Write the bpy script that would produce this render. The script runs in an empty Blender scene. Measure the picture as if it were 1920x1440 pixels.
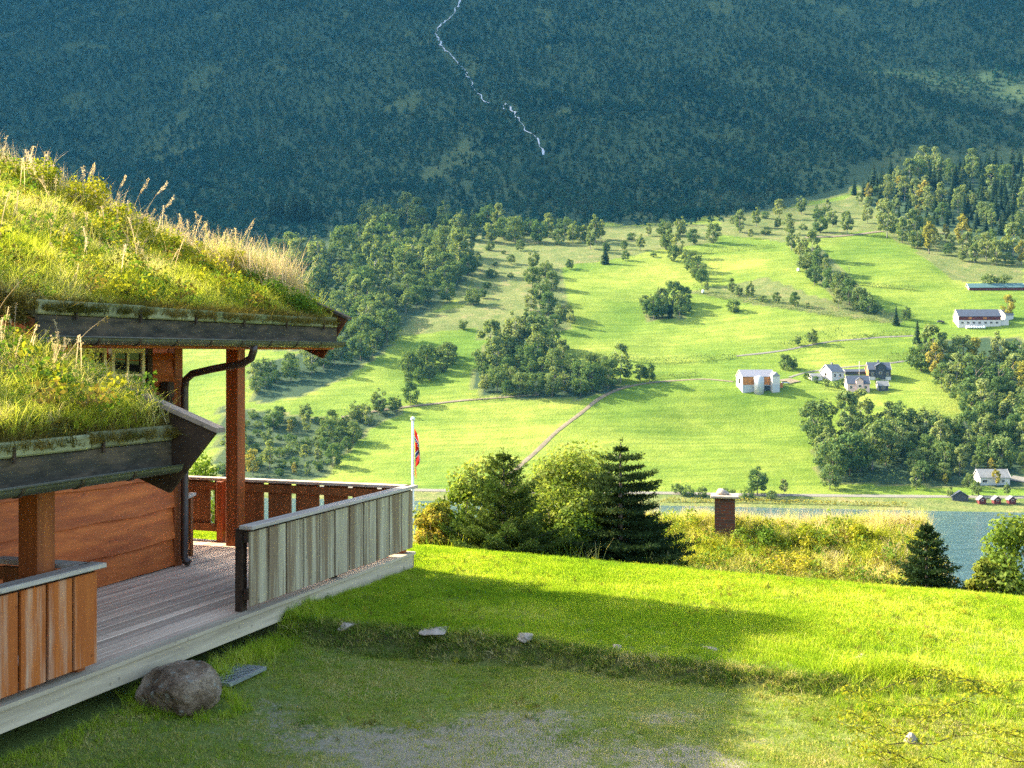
import bpy, bmesh, math, random
import numpy as np
from mathutils import Vector, Matrix

R = math.radians
SC = bpy.context.scene
COL = SC.collection
rng = np.random.default_rng(7)
random.seed(7)

# ------------------------------------------------------------------ camera, sky, sun, exposure
F, CX, HV = 2200.0, 960.0, 666.0          # focal length and horizon row, in photo pixels
cam_d = bpy.data.cameras.new("camera")
cam = bpy.data.objects.new("camera", cam_d); COL.objects.link(cam)
cam_d.sensor_width = 36.0
cam_d.lens = F / 1920.0 * 36.0
cam_d.shift_y = (HV - 720.0) / 1920.0
cam_d.clip_start = 0.1
cam_d.clip_end = 9000.0
cam.location = (0, 0, 0)
cam.rotation_euler = (R(90), 0, 0)
SC.camera = cam

SUN_AZ, SUN_EL = 25.0, 31.5               # azimuth from -X towards +Y
SH = Vector((-math.cos(R(SUN_AZ)), math.sin(R(SUN_AZ)), 0))
SDIR = Vector((SH.x * math.cos(R(SUN_EL)), SH.y * math.cos(R(SUN_EL)), math.sin(R(SUN_EL))))
world = bpy.data.worlds.new("World"); SC.world = world
world.use_nodes = True
wn = world.node_tree
bg = wn.nodes["Background"]
sky = wn.nodes.new("ShaderNodeTexSky")
sky.sky_type = 'NISHITA'
sky.sun_disc = False
sky.dust_density = 3.5; sky.ozone_density = 0.4; sky.air_density = 0.9
sky.sun_elevation = R(SUN_EL)
sky.sun_rotation = R(-(90 - SUN_AZ))
wn.links.new(sky.outputs[0], bg.inputs[0])
bg.inputs[1].default_value = 0.145

sun_d = bpy.data.lights.new("sun", 'SUN')
sun_d.energy = 4.7
sun_d.angle = R(0.5)
sun_d.color = (1.0, 0.89, 0.70)
sun = bpy.data.objects.new("sun", sun_d); COL.objects.link(sun)
sun.rotation_euler = SDIR.to_track_quat('Z', 'Y').to_euler()

SC.view_settings.view_transform = 'Standard'
SC.view_settings.look = 'None'
SC.view_settings.exposure = 2.38
SC.view_settings.gamma = 1.0
SC.cycles.max_bounces = 7
SC.cycles.diffuse_bounces = 3
SC.cycles.glossy_bounces = 2
SC.cycles.transmission_bounces = 4
SC.cycles.transparent_max_bounces = 6
SC.cycles.volume_bounces = 0
SC.cycles.sample_clamp_indirect = 3.0
SC.cycles.use_denoising = False
HAZE = 0.000030

# ------------------------------------------------------------------ tagging
def tag(o, label=None, cat=None, group=None, kind=None):
    if label: o["label"] = label
    if cat: o["category"] = cat
    if group: o["group"] = group
    if kind: o["kind"] = kind
    return o

OFF = {}
def thing(name, label, cat, loc=(0, 0, 0), rz=0.0, group=None):
    o = bpy.data.objects.new(name, None); COL.objects.link(o)
    o.empty_display_size = 0.3
    o.location = loc; o.rotation_euler = (0, 0, rz)
    return tag(o, label, cat, group)

# ------------------------------------------------------------------ materials
def new_mat(name):
    m = bpy.data.materials.new(name); m.use_nodes = True
    nt = m.node_tree
    for n in list(nt.nodes): nt.nodes.remove(n)
    out = nt.nodes.new("ShaderNodeOutputMaterial")
    return m, nt, out

def N(nt, t, **kw):
    n = nt.nodes.new(t)
    for k, v in kw.items():
        if k in n.inputs.keys(): n.inputs[k].default_value = v
        else: setattr(n, k, v)
    return n

def ramp(nt, fac, stops):
    r = nt.nodes.new("ShaderNodeValToRGB")
    e = r.color_ramp.elements
    while len(e) > 1: e.remove(e[-1])
    e[0].position = stops[0][0]; e[0].color = (*stops[0][1], 1)
    for p, c in stops[1:]:
        x = e.new(p); x.color = (*c, 1)
    nt.links.new(fac, r.inputs[0])
    return r.outputs[0]

def coords(nt, kind='Object', scale=(1, 1, 1)):
    tc = nt.nodes.new("ShaderNodeTexCoord")
    mp = nt.nodes.new("ShaderNodeMapping")
    mp.inputs['Scale'].default_value = scale
    nt.links.new(tc.outputs[kind], mp.inputs[0])
    return mp.outputs[0]

def noise(nt, vec, scale, detail=4, rough=0.6):
    n = nt.nodes.new("ShaderNodeTexNoise")
    n.inputs['Scale'].default_value = scale
    n.inputs['Detail'].default_value = detail
    n.inputs['Roughness'].default_value = rough
    if vec is not None: nt.links.new(vec, n.inputs['Vector'])
    return n.outputs[0]

def mix(nt, fac, a, b, mode='MIX'):
    m = nt.nodes.new("ShaderNodeMix"); m.data_type = 'RGBA'; m.blend_type = mode
    for sock, v in ((m.inputs[0], fac), (m.inputs[6], a), (m.inputs[7], b)):
        if isinstance(v, bpy.types.NodeSocket): nt.links.new(v, sock)
        elif isinstance(v, (int, float)): sock.default_value = v
        else: sock.default_value = (*v, 1)
    return m.outputs[2]

def principled(nt, out, col, rough=0.8, bump=None, bstr=0.3, bdist=0.02, spec=0.3, metal=0.0):
    p = nt.nodes.new("ShaderNodeBsdfPrincipled")
    if isinstance(col, bpy.types.NodeSocket): nt.links.new(col, p.inputs['Base Color'])
    else: p.inputs['Base Color'].default_value = (*col, 1)
    p.inputs['Roughness'].default_value = rough
    p.inputs['Specular IOR Level'].default_value = spec
    p.inputs['Metallic'].default_value = metal
    if bump is not None:
        b = nt.nodes.new("ShaderNodeBump")
        b.inputs['Strength'].default_value = bstr; b.inputs['Distance'].default_value = bdist
        nt.links.new(bump, b.inputs['Height']); nt.links.new(b.outputs[0], p.inputs['Normal'])
    nt.links.new(p.outputs[0], out.inputs[0])
    return p

def leaf_mat(name, stops, trans=0.45, tcol=None, pos_scale=None):
    """diffuse + translucent foliage; colour from the instance's random value and a little position noise"""
    m, nt, out = new_mat(name)
    oi = nt.nodes.new("ShaderNodeObjectInfo")
    geo = nt.nodes.new("ShaderNodeNewGeometry")
    mt = nt.nodes.new("ShaderNodeMath"); mt.operation = 'MULTIPLY_ADD'
    nt.links.new(geo.outputs['Random Per Island'], mt.inputs[0]); mt.inputs[1].default_value = 0.55
    m2 = nt.nodes.new("ShaderNodeMath"); m2.operation = 'MULTIPLY'
    nt.links.new(oi.outputs['Random'], m2.inputs[0]); m2.inputs[1].default_value = 0.45
    nt.links.new(m2.outputs[0], mt.inputs[2])
    fac = mt.outputs[0]
    if pos_scale:
        nz = noise(nt, geo.outputs['Position'], pos_scale, 3)
        a = nt.nodes.new("ShaderNodeMath"); a.operation = 'MULTIPLY_ADD'
        nt.links.new(nz, a.inputs[0]); a.inputs[1].default_value = 1.6
        sub = nt.nodes.new("ShaderNodeMath"); sub.operation = 'SUBTRACT'
        nt.links.new(fac, sub.inputs[0]); sub.inputs[1].default_value = 0.8
        nt.links.new(sub.outputs[0], a.inputs[2])
        fac = a.outputs[0]
    c = ramp(nt, fac, stops)
    d = N(nt, "ShaderNodeBsdfDiffuse"); nt.links.new(c, d.inputs[0])
    t = N(nt, "ShaderNodeBsdfTranslucent")
    tc = mix(nt, 1.0, c, tcol or (1.3, 1.25, 0.5), 'MULTIPLY')
    nt.links.new(tc, t.inputs[0])
    ms = nt.nodes.new("ShaderNodeMixShader"); ms.inputs[0].default_value = trans
    nt.links.new(d.outputs[0], ms.inputs[1]); nt.links.new(t.outputs[0], ms.inputs[2])
    nt.links.new(ms.outputs[0], out.inputs[0])
    return m

def wood(name, c1, c2, grain=(1.2, 14, 14), rough=0.75, stain=None, stain_amt=0.5, sc=1.0, axis='X', st0=0.48):
    m, nt, out = new_mat(name)
    s = {'X': (grain[0], grain[1], grain[1]), 'Y': (grain[1], grain[0], grain[1]), 'Z': (grain[1], grain[1], grain[0])}[axis]
    v = coords(nt, 'Object', tuple(x * sc for x in s))
    g = noise(nt, v, 1.0, 6, 0.7)
    c = ramp(nt, g, [(0.30, c1), (0.70, c2)])
    geo = nt.nodes.new("ShaderNodeNewGeometry")
    rv = ramp(nt, geo.outputs['Random Per Island'], [(0, (0.72, 0.72, 0.72)), (1, (1.2, 1.2, 1.2))])
    c = mix(nt, 1.0, c, rv, 'MULTIPLY')
    if stain:
        v2 = coords(nt, 'Object', tuple(x * 0.35 * sc for x in s))
        sn = noise(nt, v2, 1.0, 5, 0.65)
        f = ramp(nt, sn, [(st0, (0, 0, 0)), (st0 + 0.12, (stain_amt,) * 3)])
        c = mix(nt, f, c, stain)
    vk = coords(nt, 'Object', (6 * sc, 6 * sc, 6 * sc))
    vo = nt.nodes.new("ShaderNodeTexVoronoi"); vo.inputs['Scale'].default_value = 1.0
    nt.links.new(vk, vo.inputs['Vector'])
    kf = ramp(nt, vo.outputs['Distance'], [(0.06, (0.55,) * 3), (0.14, (0, 0, 0))])
    c = mix(nt, kf, c, tuple(x * 0.35 for x in c1))
    principled(nt, out, c, rough, g, 0.25, 0.01)
    return m

def plain(name, col, rough=0.7, var=0.15, scale=3.0, metal=0.0, spec=0.3, bump=0.1):
    m, nt, out = new_mat(name)
    v = coords(nt, 'Object')
    n = noise(nt, v, scale, 5)
    c = ramp(nt, n, [(0.3, tuple(x * (1 - var) for x in col)), (0.7, tuple(min(1, x * (1 + var)) for x in col))])
    principled(nt, out, c, rough, n, bump, 0.02, spec, metal)
    return m

# ------------------------------------------------------------------ mesh helpers
def np_mesh(name, verts, faces, mat=None, smooth=False, mats=None, fm=None):
    verts = np.asarray(verts, dtype=np.float32); faces = np.asarray(faces, dtype=np.int32)
    me = bpy.data.meshes.new(name)
    nv, nf, k = len(verts), len(faces), faces.shape[1]
    me.vertices.add(nv); me.vertices.foreach_set("co", verts.ravel())
    me.loops.add(nf * k); me.loops.foreach_set("vertex_index", faces.ravel())
    me.polygons.add(nf)
    me.polygons.foreach_set("loop_start", np.arange(0, nf * k, k, dtype=np.int32))
    me.polygons.foreach_set("loop_total", np.full(nf, k, dtype=np.int32))
    if mats:
        for mm in mats: me.materials.append(mm)
        if fm is not None: me.polygons.foreach_set("material_index", np.asarray(fm, dtype=np.int32))
    elif mat: me.materials.append(mat)
    me.update(calc_edges=True)
    if smooth: me.polygons.foreach_set("use_smooth", np.ones(nf, dtype=bool))
    return me

def link(name, me, parent=None):
    o = bpy.data.objects.new(name, me); COL.objects.link(o)
    if parent is not None: o.parent = parent
    return o

class MB:
    """collects boxes, prisms, tubes and sheets; build() links them as one mesh object"""
    def __init__(s): s.v = []; s.f = []; s.sm = []
    def add(s, vs, fs, smooth=False):
        b = len(s.v); s.v += [tuple(x) for x in vs]
        s.f += [tuple(i + b for i in f) for f in fs]; s.sm += [smooth] * len(fs)
        return s
    def box(s, x0, x1, y0, y1, z0, z1, bev=0.0):
        if bev <= 0:
            return s.add([(x0, y0, z0), (x1, y0, z0), (x1, y1, z0), (x0, y1, z0), (x0, y0, z1), (x1, y0, z1), (x1, y1, z1), (x0, y1, z1)],
                  [(0, 3, 2, 1), (4, 5, 6, 7), (0, 1, 5, 4), (1, 2, 6, 5), (2, 3, 7, 6), (3, 0, 4, 7)])
        bm = bmesh.new()
        bmesh.ops.create_cube(bm, size=1)
        for v in bm.verts:
            v.co = Vector(((x0 + x1) / 2 + v.co.x * (x1 - x0), (y0 + y1) / 2 + v.co.y * (y1 - y0), (z0 + z1) / 2 + v.co.z * (z1 - z0)))
        bmesh.ops.bevel(bm, geom=bm.edges[:], offset=bev, segments=1, affect='EDGES')
        bm.verts.index_update()
        s.add([v.co[:] for v in bm.verts], [[v.index for v in f.verts] for f in bm.faces]); bm.free()
        return s
    def prism(s, prof, c0, c1, axis=0):
        """profile in the two remaining axes, pushed along axis"""
        n = len(prof)
        def P(p, c):
            return [(c, p[0], p[1]), (p[0], c, p[1]), (p[0], p[1], c)][axis]
        vs = [P(p, c0) for p in prof] + [P(p, c1) for p in prof]
        fs = [(i, (i + 1) % n, n + (i + 1) % n, n + i) for i in range(n)] + [tuple(range(n))[::-1], tuple(range(n, 2 * n))]
        return s.add(vs, fs)
    def tube(s, path, r, seg=8, cap=True):
        path = [Vector(p) for p in path]
        rs = r if isinstance(r, (list, tuple)) else [r] * len(path)
        vs = []
        for i, p in enumerate(path):
            d = (path[min(i + 1, len(path) - 1)] - path[max(i - 1, 0)]).normalized()
            u = d.orthogonal().normalized() if i == 0 else (u - d * u.dot(d)).normalized()
            w = d.cross(u)
            for k in range(seg):
                a = 2 * math.pi * k / seg
                vs.append(p + (u * math.cos(a) + w * math.sin(a)) * rs[i])
        fs = [(i * seg + k, i * seg + (k + 1) % seg, (i + 1) * seg + (k + 1) % seg, (i + 1) * seg + k) for i in range(len(path) - 1) for k in range(seg)]
        s.add(vs, fs, True)
        if cap:
            m = (len(path) - 1) * seg
            b = len(s.v) - len(vs)
            s.f += [tuple(b + k for k in range(seg))[::-1], tuple(b + m + k for k in range(seg))]; s.sm += [False, False]
        return s
    def build(s, name, mat, parent=None, off=None):
        me = bpy.data.meshes.new(name)
        vs = s.v if off is None else [(a - off[0], b - off[1], c - off[2]) for a, b, c in s.v]
        me.from_pydata(vs, [], s.f)
        me.polygons.foreach_set("use_smooth", s.sm)
        bm = bmesh.new(); bm.from_mesh(me); bmesh.ops.recalc_face_normals(bm, faces=bm.faces); bm.to_mesh(me); bm.free()
        me.materials.append(mat); me.update()
        return link(name, me, parent)

def hash2(ix, iy, seed=0):
    n = (ix.astype(np.int64) * 374761393 + iy.astype(np.int64) * 668265263 + seed * 1442695041) & 0x7fffffff
    n = ((n ^ (n >> 13)) * 1274126177) & 0x7fffffff
    return ((n ^ (n >> 16)) & 0xffff) / 65535.0

def vnoise(x, y, seed=0):
    x = np.asarray(x, float); y = np.asarray(y, float)
    ix = np.floor(x).astype(int); iy = np.floor(y).astype(int)
    fx = x - ix; fy = y - iy
    fx = fx * fx * (3 - 2 * fx); fy = fy * fy * (3 - 2 * fy)
    a = hash2(ix, iy, seed); b = hash2(ix + 1, iy, seed); c = hash2(ix, iy + 1, seed); d = hash2(ix + 1, iy + 1, seed)
    return (a * (1 - fx) + b * fx) * (1 - fy) + (c * (1 - fx) + d * fx) * fy * 1.0

def fbm(x, y, seed=0, oct=4):
    t = 0; a = 0.5
    for o in range(oct):
        t = t + a * (vnoise(x * 2 ** o, y * 2 ** o, seed + o * 17) - 0.5); a *= 0.5
    return t

def sstep(a, b, x):
    t = np.clip((x - a) / (b - a), 0, 1); return t * t * (3 - 2 * t)

# ------------------------------------------------------------------ the terrain as functions
D1 = np.array([math.cos(R(70)), math.sin(R(70))]); D2 = np.array([-D1[1], D1[0]])
KX, KY, DECK = -1.439, 17.11, -2.87        # far right corner of the deck, deck level
def loc2w(a, n):                           # deck coordinates (along the edge, inwards) to the world
    return KX + a * D1[0] + n * D2[0], KY + a * D1[1] + n * D2[1]
def w2loc(x, y):
    return (x - KX) * D1[0] + (y - KY) * D1[1], (x - KX) * D2[0] + (y - KY) * D2[1]

bank_x = np.array([-9, -2.1, 0.25, 1.24, 2.0, 3.1, 3.9, 6, 20]); bank_y = np.array([14.6, 13.9, 13.5, 13.0, 12.8, 12.45, 12.4, 12.2, 12.0]) - 0.22
def bank_t(x, y):
    yb = np.interp(x, bank_x, bank_y) + 0.12 * (vnoise(x * 1.7, y * 0 + 3.3, 5) - 0.5)
    wd = 0.24 + 0.9 * sstep(2.8, 5.5, x)
    return np.clip((y - yb) / wd + 1, 0, 1)
def zg(x, y):
    x = np.asarray(x, float); y = np.asarray(y, float)
    a, n = w2loc(x, y)
    lower = -3.47 + 0.17 * np.exp(-(np.clip(-n, 0, None) / 0.9) ** 2) + 0.055 * np.clip(x - 3.0, 0, 8) + 0.03 * (y - 12) * 0.2
    upper = -3.12 - 0.045 * np.clip(x + 1.5, -6, 30)
    t = bank_t(x, y); t = t * t * (3 - 2 * t)
    z = lower * (1 - t) + upper * t
    yc = 19.55 - 0.25 * np.clip(x, -25, 25)
    s = y - yc
    z = z - 0.34 * (np.log1p(np.exp(np.clip(s * 1.6, -30, 30))) / 1.6 * (s < 18) + s * (s >= 18))
    z = z + 0.05 * fbm(x * 0.9, y * 0.9, 3) + 0.03 * fbm(x * 3, y * 3, 4)
    far = sstep(40, 90, y)
    z = z + far * 6 * fbm(x / 40, y / 40, 9)
    return np.maximum(z, -75)

WATER = -60.0
tabv = [960, 935, 922, 905, 880, 850, 800, 735, 700, 666, 613, 560, 500, 450, 420, 380, 300, 200, 100, 0, -60, -300, -520]
taby = [440, 480, 489, 503, 520, 543, 578, 625, 658, 692, 745, 802, 892, 992, 1062, 1160, 1330, 1560, 1800, 2080, 2300, 2400, 2740]
td = np.array(taby, float) - 473; tz = np.array([-(v - 666) / 2200 * y for v, y in zip(tabv, taby)])
tz[0] = -63.0; tz[-3:] = (760, 1300, 2650)  # unseen slope above the frame, raised so that it shades the upper right
gd = np.arange(-60, 2300, 1.0)
gz = np.interp(gd, td, tz)
ker = np.hanning(41); ker /= ker.sum()
gz2 = np.convolve(np.pad(gz, 20, mode='edge'), ker, mode='valid')
w_ = sstep(20, 60, gd); gz = gz * (1 - w_) + gz2 * w_
def shore(x): return 473 - 0.155 * (np.clip(x, -500, 420) - 62)
def zh(x, y):
    x = np.asarray(x, float); y = np.asarray(y, float)
    d = y - shore(x)
    z = np.interp(d, gd, gz)
    k = sstep(25, 120, d)
    z = z + k * (10.5 * fbm(x / 95, y / 95, 21, 3) + 1.0 * fbm(x / 22, y / 22, 23, 2))
    mt = sstep(560, 800, d)
    rid = np.abs(fbm((x + 0.35 * y) / 210, y / 520, 31, 4))
    z = z + mt * (50 * fbm(x / 330, y / 420, 30, 4) - 75 * rid + 20 * fbm(x / 70, y / 110, 33, 3))
    return z

def P(u, v, lo=440.0, hi=2600.0):
    """where the line of sight through a photo pixel meets the far hillside"""
    ys = np.arange(lo, hi, 1.5)
    xs = (u - CX) / F * ys
    d = zh(xs, ys) - (HV - v) / F * ys
    i = int(np.argmax(d > 0))
    if i > 0:
        t = d[i - 1] / (d[i - 1] - d[i]); y = ys[i - 1] + 1.5 * t
    else: y = ys[i]
    x = (u - CX) / F * y
    return float(x), float(y), float(zh(x, y))

def inpoly(u, v, poly):
    u = np.asarray(u); v = np.asarray(v); r = np.zeros(u.shape, bool)
    n = len(poly)
    for i in range(n):
        x0, y0 = poly[i]; x1, y1 = poly[(i + 1) % n]
        if y0 == y1: continue
        c = ((y0 > v) != (y1 > v)) & (u < (x1 - x0) * (v - y0) / (y1 - y0) + x0)
        r ^= c
    return r

def grid_mesh(name, xs, ys, zf, mat, smooth=True):
    X, Y = np.meshgrid(xs, ys)
    Z = zf(X, Y)
    vs = np.stack([X, Y, Z], -1).reshape(-1, 3)
    nx, ny = len(xs), len(ys)
    i = np.arange(nx - 1); j = np.arange(ny - 1)
    I, J = np.meshgrid(i, j); b = (J * nx + I).ravel()
    fs = np.stack([b, b + 1, b + nx + 1, b + nx], -1)
    return np_mesh(name, vs, fs, mat, smooth), vs

# ------------------------------------------------------------------ the far hillside
SHB = [(-200, 470), (300, 475), (500, 470), (620, 442), (760, 436), (900, 440), (1000, 440), (1100, 425), (1250, 425), (1350, 412), (1450, 398), (1560, 372), (1640, 345), (1750, 320), (1920, 302), (1990, 298)]
SHU = [p[0] for p in SHB]; SHV = [p[1] for p in SHB]
ROUGH = [([(560, 400), (1000, 420), (1140, 425), (1345, 420), (1345, 455), (1230, 470), (1120, 490), (1050, 500), (985, 540), (985, 625), (900, 640), (860, 560), (800, 590), (720, 640), (640, 640), (560, 640)], 0.45),
         ([(-700, 420), (560, 440), (700, 440), (880, 455), (900, 500), (840, 560), (740, 620), (640, 660), (560, 660), (-700, 600)], 0.1),
         ([(730, 600), (900, 570), (900, 610), (740, 632)], 0.4),
         ([(470, 690), (560, 665), (650, 615), (740, 610), (735, 650), (660, 700), (560, 745), (475, 760)], 0.05),
         ([(410, 760), (530, 775), (640, 790), (740, 755), (750, 775), (690, 805), (650, 850), (600, 900), (400, 900)], 0.1),
         ([(900, 650), (930, 640), (1000, 630), (1050, 680), (1165, 715), (1170, 728), (1090, 748), (960, 748), (890, 740)], 0.05),
         ([(985, 500), (1050, 500), (1075, 600), (1060, 620), (985, 620)], 0.3),
         ([(1350, 405), (1560, 380), (1640, 350), (1920, 320), (1920, 520), (1800, 530), (1720, 470), (1640, 430), (1560, 440), (1480, 455), (1350, 440)], 0.4),
         ([(1590, 330), (1920, 290), (1920, 500), (1800, 440), (1640, 390)], 0.05),
         ([(1720, 640), (1920, 630), (1920, 915), (1700, 910), (1540, 905), (1530, 830), (1640, 800), (1720, 790), (1800, 790), (1840, 760), (1760, 690)], 0.03),
         ([(1650, 420), (1780, 470), (1920, 500), (1920, 535), (1780, 520)], 0.5),
         ([(1480, 455), (1545, 470), (1660, 585), (1600, 590), (1530, 530)], 0.25),
         ([(1440, 520), (1540, 560), (1690, 590), (1690, 608), (1530, 588), (1400, 568), (1290, 548)], 0.45),
         ([(1205, 590), (1285, 585), (1285, 600), (1210, 602)], 0.15)]

def seg_axis(parts):
    o = []
    for a, b, s in parts: o += list(np.arange(a, b, s))
    return np.array(o)
xs = seg_axis([(-1500, -580, 22), (-580, 640, 5), (640, 1701, 22)])
ys = seg_axis([(415, 1160, 4), (1160, 2760, 13)])
hill_m, nt, out = new_mat("hillside_meadow")
at = nt.nodes.new("ShaderNodeAttribute"); at.attribute_name = "field"
geo = nt.nodes.new("ShaderNodeNewGeometry")
mp = nt.nodes.new("ShaderNodeMapping"); nt.links.new(geo.outputs['Position'], mp.inputs[0])
n1 = noise(nt, mp.outputs[0], 0.012, 5, 0.6)
n2 = noise(nt, mp.outputs[0], 0.11, 5, 0.7)
n3 = noise(nt, mp.outputs[0], 0.9, 3, 0.7)
mown = ramp(nt, n1, [(0.34, (0.088, 0.155, 0.021)), (0.5, (0.138, 0.196, 0.029)), (0.64, (0.200, 0.240, 0.043))])
mown = mix(nt, 1.0, mown, ramp(nt, n2, [(0.3, (0.74, 0.80, 0.7)), (0.7, (1.18, 1.12, 1.2))]), 'MULTIPLY')
tat = nt.nodes.new("ShaderNodeAttribute"); tat.attribute_name = "tone"
mown = mix(nt, 1.0, mown, ramp(nt, tat.outputs['Fac'], [(0.0, (0.70, 0.78, 0.62)), (0.5, (1, 1, 1)), (1.0, (1.32, 1.18, 1.25))]), 'MULTIPLY')
mw = nt.nodes.new("ShaderNodeMapping"); mw.inputs['Rotation'].default_value = (0, 0, 0.45); mw.inputs['Scale'].default_value = (0.02, 0.30, 0.02)
nt.links.new(geo.outputs['Position'], mw.inputs[0])
swath = noise(nt, mw.outputs[0], 1.0, 3, 0.55)
mown = mix(nt, 1.0, mown, ramp(nt, swath, [(0.36, (0.80, 0.85, 0.80)), (0.60, (1.10, 1.07, 1.0))]), 'MULTIPLY')
rough = ramp(nt, n2, [(0.3, (0.075, 0.11, 0.03)), (0.55, (0.14, 0.155, 0.05)), (0.72, (0.22, 0.175, 0.08))])
rough = mix(nt, 1.0, rough, ramp(nt, n3, [(0.3, (0.7, 0.75, 0.7)), (0.7, (1.2, 1.2, 1.2))]), 'MULTIPLY')
floor_c = ramp(nt, n3, [(0.3, (0.018, 0.042, 0.022)), (0.7, (0.05, 0.075, 0.035))])
f1 = ramp(nt, at.outputs['Fac'], [(0.05, (0, 0, 0)), (0.38, (1, 1, 1))])
f2 = ramp(nt, at.outputs['Fac'], [(0.55, (0, 0, 0)), (0.85, (1, 1, 1))])
c = mix(nt, f2, mix(nt, f1, floor_c, rough), mown)
bn = nt.nodes.new("ShaderNodeMath"); bn.operation = 'ADD'; nt.links.new(n2, bn.inputs[0]); nt.links.new(n3, bn.inputs[1])
principled(nt, out, c, 0.95, bn.outputs[0], 0.6, 0.8, 0.05)
hill_me, hv = grid_mesh("hillside", xs, ys, zh, hill_m)
uu = CX + F * hv[:, 0] / hv[:, 1]; vv = HV - F * hv[:, 2] / hv[:, 1]
nj = 14 * fbm(hv[:, 0] / 18, hv[:, 1] / 18, 51, 3)
fld = np.ones(len(hv))
for poly, val in ROUGH:
    ins = inpoly(uu + nj, vv + nj * 0.5, poly); fld[ins] = np.minimum(fld[ins], val)
up = vv + nj * 1.6 < np.interp(uu, SHU, SHV) - 4
gp = fbm(hv[:, 0] / 60, hv[:, 1] / 110, 77, 4)
fld[up] = np.where(gp[up] > 0.2, 0.13, 0.02)
dsh = hv[:, 1] - shore(hv[:, 0])
fld[(dsh < 14)] = 0.5
tone = np.full(len(hv), 0.5)
for poly, val in [([(1060, 740), (1200, 722), (1380, 730), (1660, 745), (1540, 905), (1540, 925), (1270, 925), (1020, 850)], 0.22), ([(770, 765), (1010, 750), (1120, 748), (1020, 830), (940, 910), (640, 905)], 0.72),
                  ([(1060, 590), (1200, 560), (1320, 560), (1480, 585), (1690, 610), (1700, 628), (1400, 660), (1200, 672), (1080, 660)], 0.55), ([(1050, 510), (1240, 490), (1310, 545), (1210, 580), (1060, 585)], 0.8),
                  ([(1330, 480), (1480, 470), (1530, 530), (1540, 585), (1330, 550)], 0.85), ([(1560, 450), (1660, 440), (1790, 520), (1800, 550), (1620, 530)], 0.35), ([(1640, 545), (1820, 545), (1800, 600), (1690, 600)], 0.8),
                  ([(740, 640), (900, 610), (900, 740), (780, 755)], 0.4), ([(530, 745), (700, 690), (760, 740), (640, 780)], 0.65), ([(1390, 670), (1700, 640), (1700, 670), (1480, 700)], 0.6), ([(1670, 690), (1760, 690), (1820, 770), (1690, 790), (1600, 750)], 0.7)]:
    tone[inpoly(uu + nj * .3, vv + nj * .2, poly)] = val
atn = hill_me.attributes.new("tone", 'FLOAT', 'POINT'); atn.data.foreach_set("value", tone.astype(np.float32))
atr = hill_me.attributes.new("field", 'FLOAT', 'POINT'); atr.data.foreach_set("value", fld.astype(np.float32))
tag(link("hillside", hill_me), kind="structure")

# the fjord arm
wm, nt, out = new_mat("lake_water")
v = coords(nt, 'Object')
wn1 = noise(nt, v, 0.8, 4, 0.6)
mpw = nt.nodes.new("ShaderNodeMapping"); mpw.inputs['Scale'].default_value = (0.25, 1.0, 1); nt.links.new(v, mpw.inputs[0])
wn2 = noise(nt, mpw.outputs[0], 0.35, 3, 0.6)
wa = nt.nodes.new("ShaderNodeMath"); wa.operation = 'ADD'; nt.links.new(wn1, wa.inputs[0]); nt.links.new(wn2, wa.inputs[1])
wc = ramp(nt, wn2, [(0.35, (0.028, 0.068, 0.085)), (0.65, (0.055, 0.105, 0.120))])
principled(nt, out, wc, 0.16, wa.outputs[0], 0.9, 0.6, 0.5)
wx = seg_axis([(-900, 1300, 60)]); wy = seg_axis([(100, 640, 30)])
wme, _ = grid_mesh("lake", wx, wy, lambda x, y: x * 0 + WATER, wm)
tag(link("lake", wme), kind="structure")

# unseen ridge added to the left, its crest shaped to cast the slope's shade
qs, zs = [], []
pts = []
for u, vq in SHB[1:] + [(1960, 260), (1970, 200)]:
    x, y, z = P(u, vq)
    pts.append((x, y, z))
q_of = lambda x, y: -x * SH.y * -1 * 0 + x * SH.y + y * (-SH.x)     # across the sunlight
crest = []
for x, y, z in pts:
    # from the shade's edge back along the light to the crest line  x = -0.66 y - 60
    t = (x + 0.66 * y + 60) / (-SH.x - 0.66 * SH.y)
    cx_, cy_ = x + SH.x * t, y + SH.y * t
    crest.append((cx_, cy_, z + t * math.tan(R(SUN_EL))))
crest.sort(key=lambda p: p[1])
c0, c1 = crest[0], crest[-1]
crest = [(-0.66 * (c0[1] - 160) - 60, c0[1] - 160, 20), (-0.66 * (c0[1] - 60) - 60, c0[1] - 60, c0[2] * 0.45)] + crest + [(-0.66 * 2860 - 60, 2860, c1[2] + 60)]
cy = np.array([p[1] for p in crest]); cz = np.array([p[2] for p in crest])
yy = np.linspace(cy[0], 2830, 90)
zz = np.interp(yy, cy, cz)
rows = [(-1.25, None), (-0.6, 0.55), (-0.22, 0.86), (-0.03, 0.985), (0.0, 1.0), (0.03, 0.97), (0.16, 0.55), (0.30, None)]
vs = []
for j, y in enumerate(yy):
    for i, (ox, hf) in enumerate(rows):
        cx_ = -0.66 * y - 60
        h = zz[j]
        x = cx_ + ox * max(h, 60)
        z = -70 if hf is None else h * hf
        if hf is not None and hf < 0.95: z += 40 * float(fbm(np.array(x / 90), np.array(y / 90), 61))
        vs.append((x, y, z))
nr = len(rows); fs = [(j * nr + i, j * nr + i + 1, (j + 1) * nr + i + 1, (j + 1) * nr + i) for j in range(len(yy) - 1) for i in range(nr - 1)]
rm = plain("shade_ridge_scrub", (0.05, 0.075, 0.04), 0.95, 0.4, 0.02)
tag(link("shade_ridge", np_mesh("shade_ridge", vs, fs, rm, True)), kind="structure")

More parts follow.
